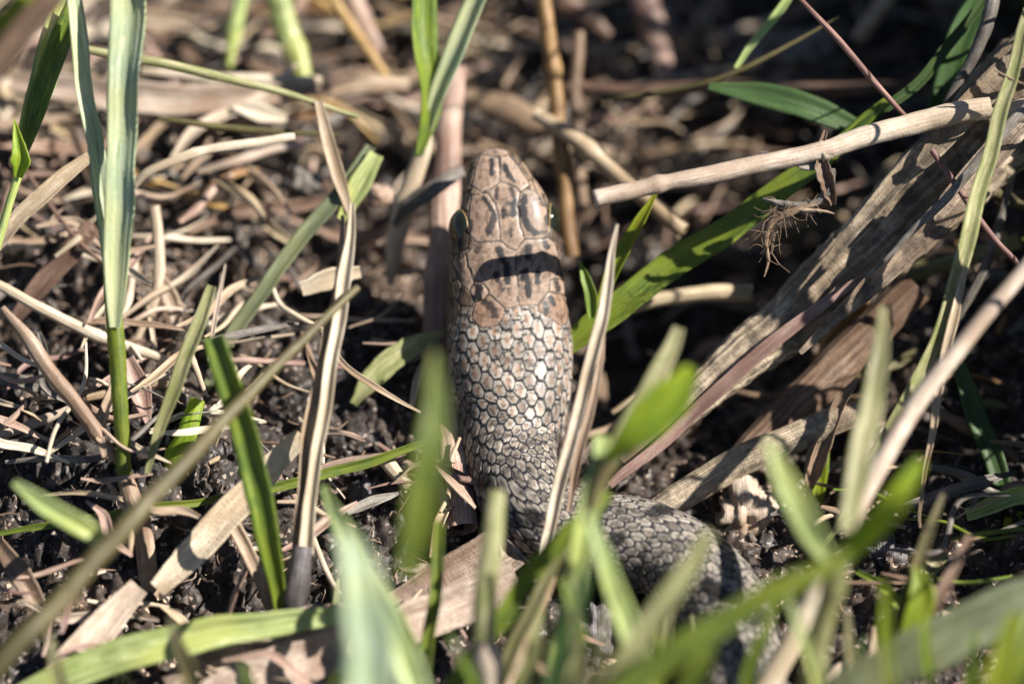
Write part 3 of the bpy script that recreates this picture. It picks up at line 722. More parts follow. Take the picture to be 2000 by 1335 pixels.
# --- green plants, left
shoot('tall pale green sunlit grass shoot rising along the left of the frame', P(240, 940, -150), [
 ('b','blade',[(258,-60,-230),(250,80,-225),(243,220,-220),(238,360,-215),(232,480,-205),(229,580,-195),(228,640,-190)],[74,70,64,58,60,50,22],'mint',dict(fold=.2,roll=[15,10,5],ridges=4,thick=4)),
 ('b','blade',[(138,-60,-190),(153,60,-185),(165,170,-185),(185,300,-180),(200,420,-178),(215,540,-176),(226,640,-175)],[26,34,34,34,32,28,14],'mint',dict(fold=.25,roll=[-20,-15,-10])),
 ('s','stem',[(205,440,-165),(219,560,-168),(228,680,-168),(235,800,-165),(243,940,-150)],[22,34,34,30,26],'green',dict(wav=.4,nodes=(.95,))),
 ('s','stem',[(245,930,-150),(262,985,-160),(285,1080,-150),(290,1180,-120),(300,1300,-110),(305,1400,-100)],[30,44,38,44,40,40],'straw',dict(wav=.5,nodes=(.18,.48,),rough=.12))])
shoot('striped green shoot with a small papery sheath at the upper left', P(0, 430, -90), [
 ('b','blade',[(150,10,-120),(115,110,-115),(75,220,-110),(45,300,-105)],[40,52,44,22],'green',dict(fold=.3,roll=[25,20])),
 ('b','blade',[(125,-20,-90),(100,90,-90),(70,190,-92),(40,290,-98)],[40,60,52,18],'bluegreen',dict(fold=.25,roll=[-25,-20])),
 ('b','sheath',[(28,235,-120),(35,275,-124),(42,310,-124),(38,345,-112)],[3,20,40,16],'lime',dict(fold=.35,ragged=.15,seg=5)),
 ('s','stem',[(38,335,-104),(20,390,-98),(2,450,-90),(-20,520,-80)],[16,16,17,18],'bluegreen',dict(wav=.3))])
shoot('blurred brown and green blades crossing the top left corner', P(-60, 200, -520), [
 ('b','blade',[(150,-70,-560),(80,20,-555),(10,110,-550),(-60,190,-540)],[46,52,54,50],'brown',dict(fold=.2)),
 ('b','blade',[(110,-60,-520),(60,10,-515),(0,60,-510),(-50,90,-510)],[40,56,50,40],'lime',dict(fold=.2)),
 ('s','stem',[(85,0,-420),(40,60,-410),(5,110,-400)],[18,16,14],'green',{})])
T('thin olive stem arching right across the pale litter at the upper left', [(165,96,60),(300,122,70),(420,148,80),(530,175,95),(620,203,115),(700,228,140)], [17,20,19,17,13,8], 'tangreen', name='grass_stem', cat='grass stem', wav=.4)
T('thin shaded olive stem just below the pale litter at the upper left', [(310,232,150),(420,246,150),(540,258,155),(665,262,165)], [10,15,15,6], 'olive', name='grass_stem', cat='grass stem', wav=.4)
B('narrow pale drying blade leaning right of the tall green shoot', [(415,555,-200),(385,640,-205),(345,745,-205),(310,840,-200),(285,925,-190)], [20,30,28,22,10], 'tangreen', fold=.3, roll=[10,-10])
T('short lime shoot curling up beside the narrow pale blade', [(385,780,-60),(365,850,-70),(340,890,-60),(330,960,-30)], [30,40,42,20], 'lime', name='grass_stem', cat='grass stem', flat=.6)
shoot('broad green blade with a cut tan tip left of the forked straw', P(548, 1230, -230), [
 ('b','blade',[(420,655,-320),(448,745,-318),(480,850,-310),(508,960,-300),(528,1070,-285),(545,1180,-260),(550,1240,-240)],[46,52,54,54,48,32,20],'green',dict(fold=.22,roll=[20,10,0],ridges=3)),
 ('s','stem',[(548,1205,-235),(562,1270,-230),(575,1380,-220)],[24,26,28],'lime',dict(wav=.3))])
B('pale green blurred blade pointing up left at the lower left', [(25,942,-420),(95,990,-430),(160,1030,-430),(215,1068,-420)], [14,38,40,28], 'bluegreen', fold=.2)
T('olive blurred dead stem crossing the lower left from corner to middle', [(700,560,-260),(600,655,-300),(480,775,-350),(330,935,-430),(180,1100,-480),(30,1260,-520),(-80,1380,-540)], [14,20,26,34,38,42,40], 'olive', name='grass_stem', cat='grass stem')
B('wide pale green blade lying across the bottom left edge', [(20,1380,-330),(180,1300,-335),(330,1255,-335),(470,1225,-325),(600,1208,-310),(690,1190,-300)], [60,64,66,60,48,30], 'bluegreen', fold=.2, roll=[-30,-20,0,20])
B('dark green blade crossing the left half just below the middle', [(-30,1045,-30),(110,1022,-40),(240,1000,-50),(420,975,-40),(600,935,-20),(750,890,0),(860,850,20)], [8,15,18,14,20,20,12], 'green', mode='c', fold=.3)
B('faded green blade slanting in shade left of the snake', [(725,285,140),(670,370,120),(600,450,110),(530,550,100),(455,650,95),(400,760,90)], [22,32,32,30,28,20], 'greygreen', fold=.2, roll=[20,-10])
B('pale broken leaf piece lit beside the upper straw', [(735,300,130),(700,370,120),(665,430,110)], [30,46,18], 'bluegreen', fold=.25, name='dead_leaf', cat='dead leaf')

# forked straw left of centre
shoot('tall split straw with a dark node standing left of the snake', P(580, 1400, -300), [
 ('b','stem_half',[(688,400,-230),(678,520,-235),(655,680,-240),(632,820,-245),(612,930,-250),(598,1080,-250)],[10,28,26,26,24,30],'pale',dict(fold=.4,roll=[10,0],thick=5)),
 ('b','stem_half',[(668,420,-215),(660,540,-220),(632,690,-225),(605,830,-232),(590,950,-240),(582,1080,-240)],[8,16,24,26,26,26],'straw',dict(fold=.4,roll=[-20,-10],thick=5)),
 ('s','node',[(592,1070,-248),(582,1120,-252),(575,1160,-252),(572,1210,-252)],[40,48,50,34],'bark',dict(rough=.25)),
 ('s','stem',[(573,1190,-255),(575,1290,-262),(580,1420,-270)],[32,30,32],'straw',dict(nodes=(.4,)))], name='split_straw', cat='straw')

# centre top plant
shoot('green shoot of two blades on a cream stem above left of the snake head', P(765, 560, 260), [
 ('b','blade',[(818,-50,150),(826,60,155),(836,150,160),(834,230,170),(818,300,185)],[50,54,56,44,16],'green',dict(fold=.25,roll=[-25,-15],thick=4)),
 ('b','blade',[(960,-50,120),(912,50,135),(878,130,150),(852,200,165),(836,262,180)],[42,44,46,38,16],'mint',dict(fold=.22,roll=[25,15],thick=4)),
 ('s','stem',[(838,240,188),(822,300,195),(803,365,205),(782,430,220),(768,490,240),(760,555,260)],[22,34,40,44,34,16],'pale',dict(flat=.7,nodes=(.5,)))])
T('thick brown stem standing behind the snake head on its left', [(885,130,430),(876,260,410),(868,400,360),(862,540,300),(860,680,240),(868,820,170),(885,930,110),(905,1030,50)], [44,50,58,62,66,70,74,66], 'pink', mode='c', name='reed', cat='reed', flat=.7, ridges=11, M=40)
B('curled grey straw touching the snake head from the left', [(905,335,180),(870,350,150),(835,375,150),(800,400,170),(770,440,200)], [18,30,34,26,12], 'grey', mode='c', name='straw', cat='straw', fold=.35)
B('pale torn leaf lit by the sun left of the snake neck', [(868,650,120),(820,670,110),(770,700,100),(720,750,100),(690,790,110)], [10,40,48,44,16], 'tangreen', mode='c', name='dead_leaf', cat='dead leaf', fold=.2, ragged=.15)
B('pink lit scrap of straw behind the tall split straw', [(590,560,60),(640,545,55),(705,530,60)], [30,42,24], 'pale', mode='c', name='dead_leaf', cat='dead leaf', fold=.2, ragged=.2)
T('orange stem standing above the snake head at the top', [(1058,-40,300),(1068,60,290),(1080,130,290),(1092,250,280),(1105,380,270),(1115,500,260)], [30,34,32,32,32,30], 'brownorange', name='grass_stem', cat='grass stem', nodes=(.32,))
T('brown side stem beside the orange stem', [(1130,60,420),(1122,150,420),(1128,260,410),(1140,400,400)], [22,28,30,24], 'brown', name='grass_stem', cat='grass stem')
T('pale straw slanting down right of the snake head', [(1045,222,270),(1120,270,250),(1190,325,230),(1265,390,210),(1335,452,190)], [26,36,38,34,36], 'straw', mode='c', nodes=(.35,))
T('short straw lit at its end between snake and thick reed', [(1230,600,170),(1300,580,165),(1390,570,160),(1470,572,160)], [26,30,34,36], 'straw', mode='c')
T('yellowish straw continuing the lit straw behind the thick reed', [(1760,545,230),(1830,520,230),(1900,500,235),(1990,470,240)], [26,32,32,30], 'tangreen', mode='c', name='straw', cat='straw')
T('long brown dry stem lying level behind the head at the top right', [(1110,170,420),(1280,175,410),(1450,168,400),(1620,172,400),(1800,170,400),(1830,182,395)], [20,26,30,30,28,10], 'brown', mode='c', name='straw', cat='straw')
T('horizontal brown straw behind the head to its upper left', [(905,190,480),(1000,215,470),(1060,260,450)], [34,60,44], 'brown', mode='c', name='dead_leaf', cat='dead leaf', flat=.5)
shoot('dark green blade folded from a white joint above the cream stem', P(1180, 185, 160), [
 ('b','blade',[(1385,168,120),(1440,178,112),(1520,196,105),(1600,218,100),(1690,252,95)],[16,44,56,50,30],'darkgreen',dict(fold=.15,roll=[-20,-10])),
 ('s','stem',[(1180,190,180),(1290,180,150),(1390,160,125),(1500,110,110),(1640,32,100)],[14,15,12,10,4],'olive',dict(wav=.3)),
 ('b','blade',[(1438,135,118),(1470,90,115),(1510,40,110),(1560,-30,105)],[10,16,18,16],'bluegreen',dict(fold=.3))])
B('long green blade crossing under the cream stem down to the snake neck', [(1740,195,30),(1650,275,40),(1560,345,50),(1450,430,60),(1340,500,65),(1240,575,68),(1150,640,70),(1090,690,80)], [20,30,46,54,60,58,56,40], 'green', fold=.25, roll=[20,10], thick=5)
B('thin dark green blade descending from the top right corner', [(1960,-60,60),(1890,40,50),(1810,145,42),(1730,210,35),(1660,270,30)], [16,20,22,20,14], 'darkgreen', fold=.3)
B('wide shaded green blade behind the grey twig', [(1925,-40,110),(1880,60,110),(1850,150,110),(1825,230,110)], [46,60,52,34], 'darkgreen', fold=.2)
shoot('small bright green shoot with a curled bract right of the snake head', P(1160, 640, 20), [
 ('b','blade',[(1284,372,20),(1258,420,22),(1228,475,28),(1196,535,34),(1165,600,40)],[4,24,30,28,12],'lime',dict(fold=.3,roll=[20,10],seg=8)),
 ('b','bract',[(1133,508,44),(1142,545,40),(1152,580,42),(1156,620,46)],[3,22,26,16],'green',dict(fold=.4,seg=6))])
shoot('pair of cream straw halves crossing in front of the snake neck', P(1050, 1150, -200), [
 ('b','stem_half',[(1208,438,-258),(1192,530,-258),(1166,650,-255),(1140,780,-250),(1108,900,-240),(1085,1000,-230),(1050,1120,-220)],[5,20,26,24,26,24,20],'pale',dict(fold=.35,thick=5,roll=[5,0])),
 ('b','stem_half',[(1178,640,-258),(1168,740,-256),(1140,850,-250),(1122,930,-244),(1110,1000,-236)],[6,15,18,18,10],'straw',dict(fold=.35,thick=4,roll=[-5,5]))], name='split_straw', cat='straw')
B('dark green blade hanging at the right edge below the middle', [(1865,690,50),(1895,780,45),(1930,870,45),(1965,965,45)], [26,40,44,38], 'darkgreen', fold=.2)
B('small lime leaf glowing behind the curled brown leaf', [(1615,800,60),(1606,870,50),(1600,930,45),(1594,980,50)], [16,32,34,22], 'lime', fold=.2)
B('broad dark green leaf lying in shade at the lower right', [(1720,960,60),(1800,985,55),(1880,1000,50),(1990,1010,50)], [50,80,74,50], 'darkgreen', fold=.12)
B('short pale green cut blade pointing left at the right edge', [(1885,1003,-60),(1930,988,-70),(1985,968,-70),(2060,950,-70)], [26,34,36,36], 'bluegreen', fold=.35)
shoot('bright green seedling cluster low at the right edge', P(1990, 1120, -20), [
 ('s','stem',[(1970,1010,-30),(1966,1060,-30),(1985,1130,-20)],[16,20,18],'lime',{}),
 ('b','blade',[(1950,1080,-40),(1985,1060,-40),(2030,1010,-40)],[8,26,26],'green',dict(seg=8)),
 ('b','blade',[(1985,1000,-40),(2010,1020,-35),(2040,1050,-30)],[10,22,20],'lime',dict(seg=8)),
 ('b','blade',[(1955,1100,-30),(1990,1130,-40),(2030,1150,-50)],[8,26,24],'green',dict(seg=8))])

# --- blurred near grass
shoot('blurred lime leaf and tan tip in front of the thick reed', P(1120, 1020, -480), [
 ('b','blade',[(1350,715,-560),(1320,765,-560),(1275,810,-555),(1225,860,-545),(1190,900,-530)],[24,74,80,50,20],'lime',dict(fold=.18,ridges=2)),
 ('b','blade',[(1322,640,-400),(1300,700,-410),(1262,780,-420),(1215,860,-440),(1160,960,-460)],[22,38,44,36,20],'tangreen',dict(fold=.25)),
 ('s','stem',[(1200,880,-500),(1165,960,-490),(1130,1060,-480)],[28,30,28],'olive',{})])
shoot('dense cluster of blurred green and yellow blades in front of the body', P(1050, 1400, -400), [
 ('b','blade',[(1175,850,-480),(1160,950,-490),(1142,1040,-490),(1120,1140,-480),(1080,1300,-450)],[30,40,40,36,26],'bluegreen',dict(fold=.2)),
 ('b','blade',[(1150,1000,-560),(1178,1080,-560),(1210,1180,-550),(1245,1290,-540),(1260,1390,-520)],[14,34,44,46,36],'bluegreen',dict(fold=.2)),
 ('b','blade',[(1190,960,-450),(1110,1040,-450),(1030,1130,-445),(960,1230,-440),(880,1350,-430)],[20,36,38,34,34],'green',dict(fold=.25)),
 ('b','blade',[(1110,1060,-380),(1070,1130,-380),(1020,1230,-370),(960,1360,-360)],[16,26,28,26],'tangreen',dict(fold=.25)),
 ('s','stem',[(1075,1120,-340),(1040,1210,-335),(990,1320,-330),(960,1400,-320)],[26,30,34,34],'straw',dict(nodes=(.6,)))])
shoot('blurred green blades crossing low over the coiled body', P(1150, 1420, -600), [
 ('b','blade',[(1385,1040,-660),(1330,1130,-665),(1270,1220,-660),(1200,1330,-650),(1150,1420,-640)],[24,38,42,42,36],'tangreen',dict(fold=.2)),
 ('b','blade',[(1660,1080,-700),(1540,1140,-705),(1400,1220,-700),(1270,1310,-690),(1150,1400,-680)],[20,42,50,50,40],'green',dict(fold=.15)),
 ('b','blade',[(1100,1130,-520),(1130,1240,-510),(1120,1400,-500)],[16,34,40],'green',dict(fold=.2))])
shoot('tan tipped upright grass stub in front of the snake neck', P(960, 1340, -450), [
 ('s','stem',[(972,958,-470),(962,1050,-475),(950,1150,-475),(942,1250,-465)],[30,40,44,44],'tangreen',dict(flat=.6)),
 ('s','node',[(944,1240,-462),(952,1290,-458),(955,1330,-450),(950,1400,-440)],[44,56,46,38],'pale',dict(flat=.8))])
shoot('pair of big pale green blades blurred at the bottom left of centre', P(760, 1450, -600), [
 ('b','blade',[(675,1040,-820),(700,1120,-825),(715,1200,-820),(725,1290,-810),(730,1400,-800)],[30,70,88,92,84],'mint',dict(fold=.15)),
 ('b','blade',[(632,950,-400),(665,1020,-460),(710,1110,-520),(760,1210,-560),(800,1300,-580),(830,1390,-590)],[10,34,46,52,54,46],'bluegreen',dict(fold=.2))])
B('very blurred olive blade standing left of the snake neck', [(852,690,-760),(848,790,-770),(838,890,-780),(820,1000,-780),(800,1120,-770)], [10,44,56,58,40], 'green', fold=.15)
B('thin green blade with a lime base below the fallen leaf', [(858,1020,-330),(855,1100,-330),(845,1190,-330),(830,1290,-320),(820,1370,-310)], [18,24,24,26,28], 'green', fold=.3)
shoot('forked blurred shoot with grey green and lime blades at the lower right', P(1560, 1420, -480), [
 ('b','blade',[(1500,860,-640),(1530,930,-640),(1570,1010,-620),(1615,1085,-580)],[16,44,48,30],'bluegreen',dict(fold=.2)),
 ('b','blade',[(1800,900,-640),(1760,960,-640),(1700,1030,-610),(1640,1095,-570)],[18,46,48,28],'lime',dict(fold=.2)),
 ('b','blade',[(1728,600,-420),(1715,700,-450),(1695,820,-480),(1675,930,-510),(1655,1040,-540)],[14,34,44,44,30],'tangreen',dict(fold=.2)),
 ('s','stem',[(1640,1080,-560),(1625,1150,-545),(1605,1230,-530),(1585,1330,-510),(1575,1420,-490)],[36,44,42,46,46],'tangreen',dict(nodes=(.2,)))])
shoot('narrow brown and lime shoot standing at the lower right', P(1700, 1400, -330), [
 ('b','blade',[(1845,965,-380),(1820,1030,-390),(1790,1110,-395),(1755,1220,-390),(1690,1350,-370)],[8,22,26,20,16],'olive',dict(fold=.3)),
 ('b','blade',[(1893,1045,-380),(1862,1110,-390),(1820,1190,-395),(1765,1280,-385),(1700,1370,-370)],[14,22,24,20,16],'brown',dict(fold=.3)),
 ('b','blade',[(1790,1110,-400),(1800,1160,-402),(1785,1210,-400),(1755,1260,-395)],[12,54,48,12],'lime',dict(fold=.25))])
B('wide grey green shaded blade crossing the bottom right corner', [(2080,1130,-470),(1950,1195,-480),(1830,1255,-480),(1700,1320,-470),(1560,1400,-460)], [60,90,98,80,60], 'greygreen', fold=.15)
B('blurred lime blade rising at the bottom right corner', [(1990,1200,-680),(1960,1290,-680),(1930,1390,-670)], [30,50,56], 'lime', fold=.2)
B('blurred lime blade touching the right edge at the bottom', [(2030,1240,-640),(1995,1310,-640),(1970,1400,-630)], [30,48,50], 'green', fold=.2)

NEAR = [  # base x, y; tip x, y; depth; width; material; wording
 (905,1420, 950,1130,-420,24,'green','narrow green blade just left of the tan tipped stub'),
 (1000,1420,1060,1180,-520,30,'tangreen','yellowish blade leaning right of the tan tipped stub'),
 (1060,1430,1150,1120,-640,34,'darkgreen','dark green blurred blade in the middle of the near cluster'),
 (1150,1420,1105,1160,-460,24,'bluegreen','slim pale green blade inside the near cluster leaning left'),
 (1210,1430,1290,1190,-380,22,'tangreen','slim drying blade rising in front of the belly of the snake'),
 (1300,1430,1400,1230,-700,40,'green','broad blurred green blade low in front of the coil'),
 (1390,1430,1350,1200,-300,18,'tangreen','thin drying blade upright in front of the coil'),
 (1440,1430,1520,1170,-560,26,'green','green blade leaning right beside the pinkish straw'),
 (1660,1430,1690,1240,-430,24,'darkgreen','dark blade right of the forked blurred stem'),
 (1880,1430,1905,1230,-560,30,'green','green blade standing over the bottom right corner leaf'),
 (620,1430,660,1130,-260,20,'tangreen','thin drying blade between the split straw and the big pale blades'),
 (400,1430,330,1200,-480,30,'olive','short blurred olive stub at the bottom left'),
 (500,1430,470,1290,-560,26,'green','short blurred green stub right of the olive stub'),
 (150,1430,90,1230,-520,24,'tangreen','blurred drying blade leaning left at the bottom left edge'),
 (1760,1430,1840,1290,-380,18,'straw','thin straw leaning right at the bottom below the lime leaf'),
]
for k in range(22):
    bx = 880 + k * 50 + random.uniform(-20, 20); le = random.uniform(-90, 110)
    if 1290 < bx < 1570: continue
    NEAR.append((bx, 1430, bx + le, random.uniform(1090, 1270), -random.uniform(280, 720), random.uniform(11, 24), random.choice(['green', 'tangreen', 'bluegreen', 'straw', 'tangreen', 'lime']),
      'thin blurred near blade leaning %s, number %s from the left along the bottom' % ('right' if le > 0 else 'left', ['one','two','three','four','five','six','seven','eight','nine','ten','eleven','twelve','thirteen','fourteen','fifteen','sixteen','seventeen','eighteen','nineteen','twenty','twenty one','twenty two'][k])))
for bx, by, tx, ty, dp, wd, mt, lab in NEAR:
    mx = (bx + tx) / 2 + random.uniform(-12, 12)
    B(lab, [(tx, ty, dp), ((mx + tx) / 2, (by + 3 * ty) / 4, dp), (mx, (by + ty) / 2, dp + 10), (bx, by, dp + 40)], [5, wd, wd * 1.15, wd], mt, fold=.25)
# --- larger straws and leaves on the soil, left and bottom
LIT = [
 ('wide pinkish dead reed leaf lying between the two green blades at the lower left', 'b', [(590,850,-30),(520,925,-30),(440,1010,-28),(360,1095,-20),(305,1150,-10)], [34,52,58,58,36], 'strap', 'c', 8),
 ('wide pale dead reed leaf running off the bottom left edge', 'b', [(270,1145,-90),(220,1205,-110),(150,1285,-130),(80,1370,-150)], [40,62,72,66], 'strap', 'c', 6),
 ('broad weathered reed leaf running under the body along the bottom centre', 'b', [(1010,1130,-90),(900,1178,-110),(780,1222,-130),(640,1270,-150),(500,1325,-170),(380,1390,-190)], [70,82,86,90,96,90], 'strap', 'c', 7),
 ('dark upper half of the broad reed leaf along the bottom', 'b', [(700,1190,-90),(580,1215,-100),(450,1270,-120),(330,1345,-140)], [30,60,66,50], 'reed', 'c', 6),
 ('grey fibrous reed base lying behind the snake neck', 'b', [(1130,960,60),(1040,1030,50),(950,1090,40),(850,1140,20),(760,1180,0)], [50,84,96,80,40], 'reed', 'c', 8),
 ('straw strip shaded at its lower end between the wide leaf and green blade', 'b', [(425,975,-20),(465,1040,-15),(500,1110,-10),(530,1190,0)], [26,30,28,24], 'straw', 'c', 3),
 ('bent pale straw reaching from the left edge up to the green shoot', 'b', [(-20,490,20),(35,425,10),(95,370,0),(175,305,0)], [28,32,34,22], 'straw', 'c', 2),
 ('slim pale straw bent at the green shoot pointing right', 's', [(262,360,90),(290,335,80),(380,298,80),(470,282,85),(575,268,95)], [14,19,19,20,16], 'pale', 'c', 0),
 ('thin straight straw crossing behind the tall shoot at mid left', 's', [(-20,550,20),(90,605,30),(200,660,40),(330,706,50)], [18,22,22,16], 'pale', 'c', 0),
 ('tan straw with a broken tip slanting down from the left edge', 's', [(3,600,-160),(50,655,-170),(110,740,-170),(170,820,-160),(235,905,-140)], [12,30,30,28,18], 'straw', 'c', 0),
 ('upper of two parallel pale straws right of the tall shoot', 's', [(180,752,60),(250,742,60),(335,736,60)], [12,18,14], 'pale', 'c', 0),
 ('lower of two parallel pale straws right of the tall shoot', 's', [(170,775,60),(250,757,60),(335,750,60)], [14,20,14], 'straw', 'c', 0),
 ('pale straw pointing left below the tan broken straw', 's', [(-30,860,70),(60,830,70),(145,795,70)], [16,20,14], 'pale', 'c', 0),
 ('curved grey straw lying on soil at the left edge', 'b', [(-30,735,80),(40,745,80),(110,765,80),(170,800,80)], [18,30,28,10], 'grey', 'c', 3),
 ('flat brown leaf strip on the soil left of the tall shoot', 'b', [(185,440,120),(130,500,120),(80,560,120),(30,620,125)], [34,44,40,26], 'brown', 'c', 4),
 ('narrow cream sliver lying over the flat brown leaf strip', 's', [(110,500,90),(160,460,90)], [8,12], 'pale', 'c', 0),
 ('vertical pale straw between soil clods right of the tall shoot', 's', [(300,400,150),(312,500,150),(300,580,150),(270,660,150)], [22,22,20,14], 'pale', 'c', 0),
 ('pale blade scrap standing right of the vertical straw', 'b', [(305,520,140),(335,590,140),(345,650,140)], [12,36,14], 'straw', 'c', 3),
 ('leaning wide pale leaf strip below the crossing straw', 'b', [(250,700,100),(275,770,100),(290,830,100)], [26,48,10], 'pink', 'c', 4),
 ('broad pale dead leaf lying level behind the green shoots at the upper left', 'b', [(20,158,360),(150,175,350),(260,190,340),(400,195,340),(520,185,340),(625,172,340)], [40,56,66,60,50,20], 'strap', 'c', 5),
 ('narrow pale straw lying level above the broad dead leaf', 's', [(280,140,350),(380,150,345),(500,155,345),(630,158,345)], [16,20,22,20], 'pale', 'c', 0),
 ('cream leaf scrap below the broad dead leaf', 'b', [(460,205,300),(510,220,300),(560,232,300)], [20,40,16], 'pale', 'c', 3),
 ('pale green blurred stem at the top left of the head plant', 's', [(540,-30,520),(560,60,520),(580,110,510),(592,160,500)], [46,48,44,34], 'bluegreen', 'c', 0),
 ('short pale green blurred stem at the top', 's', [(475,-20,520),(462,40,520),(448,130,510)], [28,30,12], 'bluegreen', 'c', 0),
 ('blurred straw slanting down from the top towards the centre shoot', 's', [(640,-30,480),(690,60,470),(740,130,460),(765,160,455)], [18,22,22,14], 'orange', 'c', 0),
 ('wide blurred pale straw beside the slanting top straw', 's', [(675,-40,560),(700,30,555),(740,100,550)], [40,44,30], 'pink', 'c', 0),
 ('tan leaf strip hanging down from the arching olive stem', 'b', [(620,195,110),(640,270,110),(660,340,110),(685,420,110)], [16,26,28,12], 'straw', 'c', 2),
 ('level pale straw ending at the centre shoot', 's', [(650,180,380),(720,168,380),(800,165,385)], [28,40,30], 'straw', 'c', 0),
 ('tan straw with a bright cut end right of the long olive blade', 's', [(745,890,-10),(775,925,-10),(802,955,-10)], [20,28,26], 'pale', 'c', 0),
 ('blurred brown stick end above right of the head', 's', [(1090,0,560),(1150,30,555),(1190,70,550)], [50,44,24], 'brown', 'c', 0),
 ('blurred tan straw end above the fine forked leaf', 's', [(1740,-20,560),(1700,40,555),(1670,80,550)], [30,34,30], 'straw', 'c', 0),
 ('blurred pink root at the top right of the head', 's', [(1250,-30,620),(1280,60,610),(1300,160,600)], [60,54,40], 'pink', 'c', 0),
 ('olive straw sinking right behind the forked hanging straw', 's', [(1905,350,110),(1960,380,110),(2040,420,110)], [24,26,26], 'olive', 'c', 0),
 ('brown twig with flaking skin lying at the right edge', 's', [(1800,910,-20),(1880,930,-25),(1950,965,-25),(2030,985,-20)], [12,20,20,16], 'grey', 'c', 0),
 ('short cream straw lying near the bottom right', 's', [(1610,1345,-260),(1640,1315,-258),(1672,1285,-255)], [30,34,24], 'pale', 'c', 0),
 ('small white straw end shining at the lower right', 's', [(1815,1195,-150),(1862,1205,-150)], [26,30], 'pale', 'c', 0),
 ('pale torn leaf in the hollow behind the brown shoot', 'b', [(1790,1130,-80),(1820,1100,-80),(1850,1085,-80)], [30,46,16], 'tangreen', 'c', 3),
 ('brown bark-like reed base at the left bottom corner', 'b', [(0,1060,20),(40,1120,15),(75,1180,10)], [26,46,34], 'brown', 'c', 5),
 ('slim straw rising from soil beneath the olive stem', 's', [(40,1250,-120),(110,1175,-110),(200,1090,-100)], [16,16,8], 'straw', 'c', 0),
 ('dry grey straw in the hollow right of the snake', 's', [(1150,850,240),(1210,830,240),(1260,790,240)], [14,22,18], 'straw', 'c', 0),
 ('rust coloured stem in shade under the thick reed', 's', [(1690,560,180),(1640,650,190),(1570,760,200)], [40,46,30], 'orange', 'c', 0),
 ('long shaded straw behind the right hanging straw', 's', [(1980,330,60),(1930,500,80),(1860,640,100)], [16,20,14], 'grey', 'c', 0),
 ('brown twig sinking between reed leaves near the bottom right', 's', [(1990,900,80),(1880,830,100),(1780,780,120)], [20,24,18], 'brown', 'c', 0),
]
for lab, kd, pts, wd, mt, mode, rg in LIT:
    nm = ('dead_leaf', 'dead leaf') if kd == 'b' else ('straw', 'straw')
    if kd == 'b': add(nm[0], blade_geo(pts, wd, mode=mode, ridges=max(rg, 2), fold=.24, thick=5, ragged=.03, seg=9, wav=.6), M[mt], None, lab, nm[1])
    else: add(nm[0], stalk_geo(pts, wd, mode=mode, rough=.08, nodes=(random.uniform(.2, .8),), ridges=7, flat=.75, M=24), M[mt], None, lab, nm[1])

# crumpled things
def crumple(label, x, y, dd, r, mat, seed, sq=(1, .8, .7), name='dead_leaf', cat='dead leaf', amp=.45, fold=2.2):
    v, f = I2; v = v.copy(); f = f.copy()
    vv = list(map(tuple, v)); 
    for _ in range(2):
        cache = {}; new = []
        def mid(a, b):
            k = (min(a, b), max(a, b))
            if k not in cache:
                p = np.array(vv[a]) + np.array(vv[b]); p /= np.linalg.norm(p); vv.append(tuple(p)); cache[k] = len(vv) - 1
            return cache[k]
        for a, b, c in f:
            X, Y, Z = mid(a, b), mid(b, c), mid(c, a); new += [(a, X, Z), (b, Y, X), (c, Z, Y), (X, Y, Z)]
        f = np.array(new)
    v = np.array(vv)
    n = noise(v[:, 0] * fold + seed, v[:, 1] * fold * 1.3 + v[:, 2], 91) + .6 * np.abs(noise(v[:, 0] * 5 + seed, v[:, 2] * 5 + v[:, 1] * 2, 92))
    v = v * (1 + amp * n)[:, None] * np.array(sq) * r
    pos = v[:, :1] * RIGHT + v[:, 1:2] * UP + v[:, 2:] * CV + P(x, y, dd)
    U = np.stack([v[:, 0] / r, v[:, 1] / r * .5], 1)
    o = link_mesh(name, pos, f, M[mat], None, U); tag(o, label, cat); return o
crumple('crumpled tan dead leaf lit beside the coiled body', 1452, 1000, 20, 50, 'strap', 3, (.9, 1.1, .6), fold=1.9, amp=.7)
crumple('grey violet lump of rotten wood below the snake body', 1165, 1245, -150, 42, 'bark', 8, (.9, 1.3, .7), name='wood_chunk', cat='wood', amp=.5)
crumple('small tan chip beside the rotten wood lump', 1200, 1300, -200, 18, 'pink', 5, (1.4, .7, .6), name='wood_chunk', cat='wood')
crumple('torn flake of pale bark caught under the neck', 870, 1125, -60, 40, 'pale', 12, (2.0, .6, .4), name='bark_flake', cat='bark', amp=.9, fold=4)
crumple('pale soil clod left of the snake at upper left', 590, 358, 330, 36, 'grey', 21, (1.1, .8, .8), name='clod', cat='soil clod', amp=.4)
crumple('grey ribbed clod blurred at the top right', 1560, 110, 640, 62, 'grey', 25, (1.2, .8, .8), name='clod', cat='soil clod', amp=.6)
crumple('pale ribbed clod blurred left of the white leaf joint', 1480, 120, 640, 40, 'grey', 28, (1.2, .8, .8), name='clod', cat='soil clod', amp=.5)
crumple('brown pebble-like clod between the straws above the faded blade', 740, 380, 300, 24, 'pink', 31, name='clod', cat='soil clod')
crumple('dark glossy clod under the neck on the left', 720, 990, 30, 44, 'bark', 35, (.7, 1.1, .6), name='clod', cat='soil clod', amp=.7)
crumple('grey clod in shade under the forked shoot', 1720, 1080, -40, 44, 'bark', 37, (1.1, .8, .6), name='clod', cat='soil clod', amp=.6)

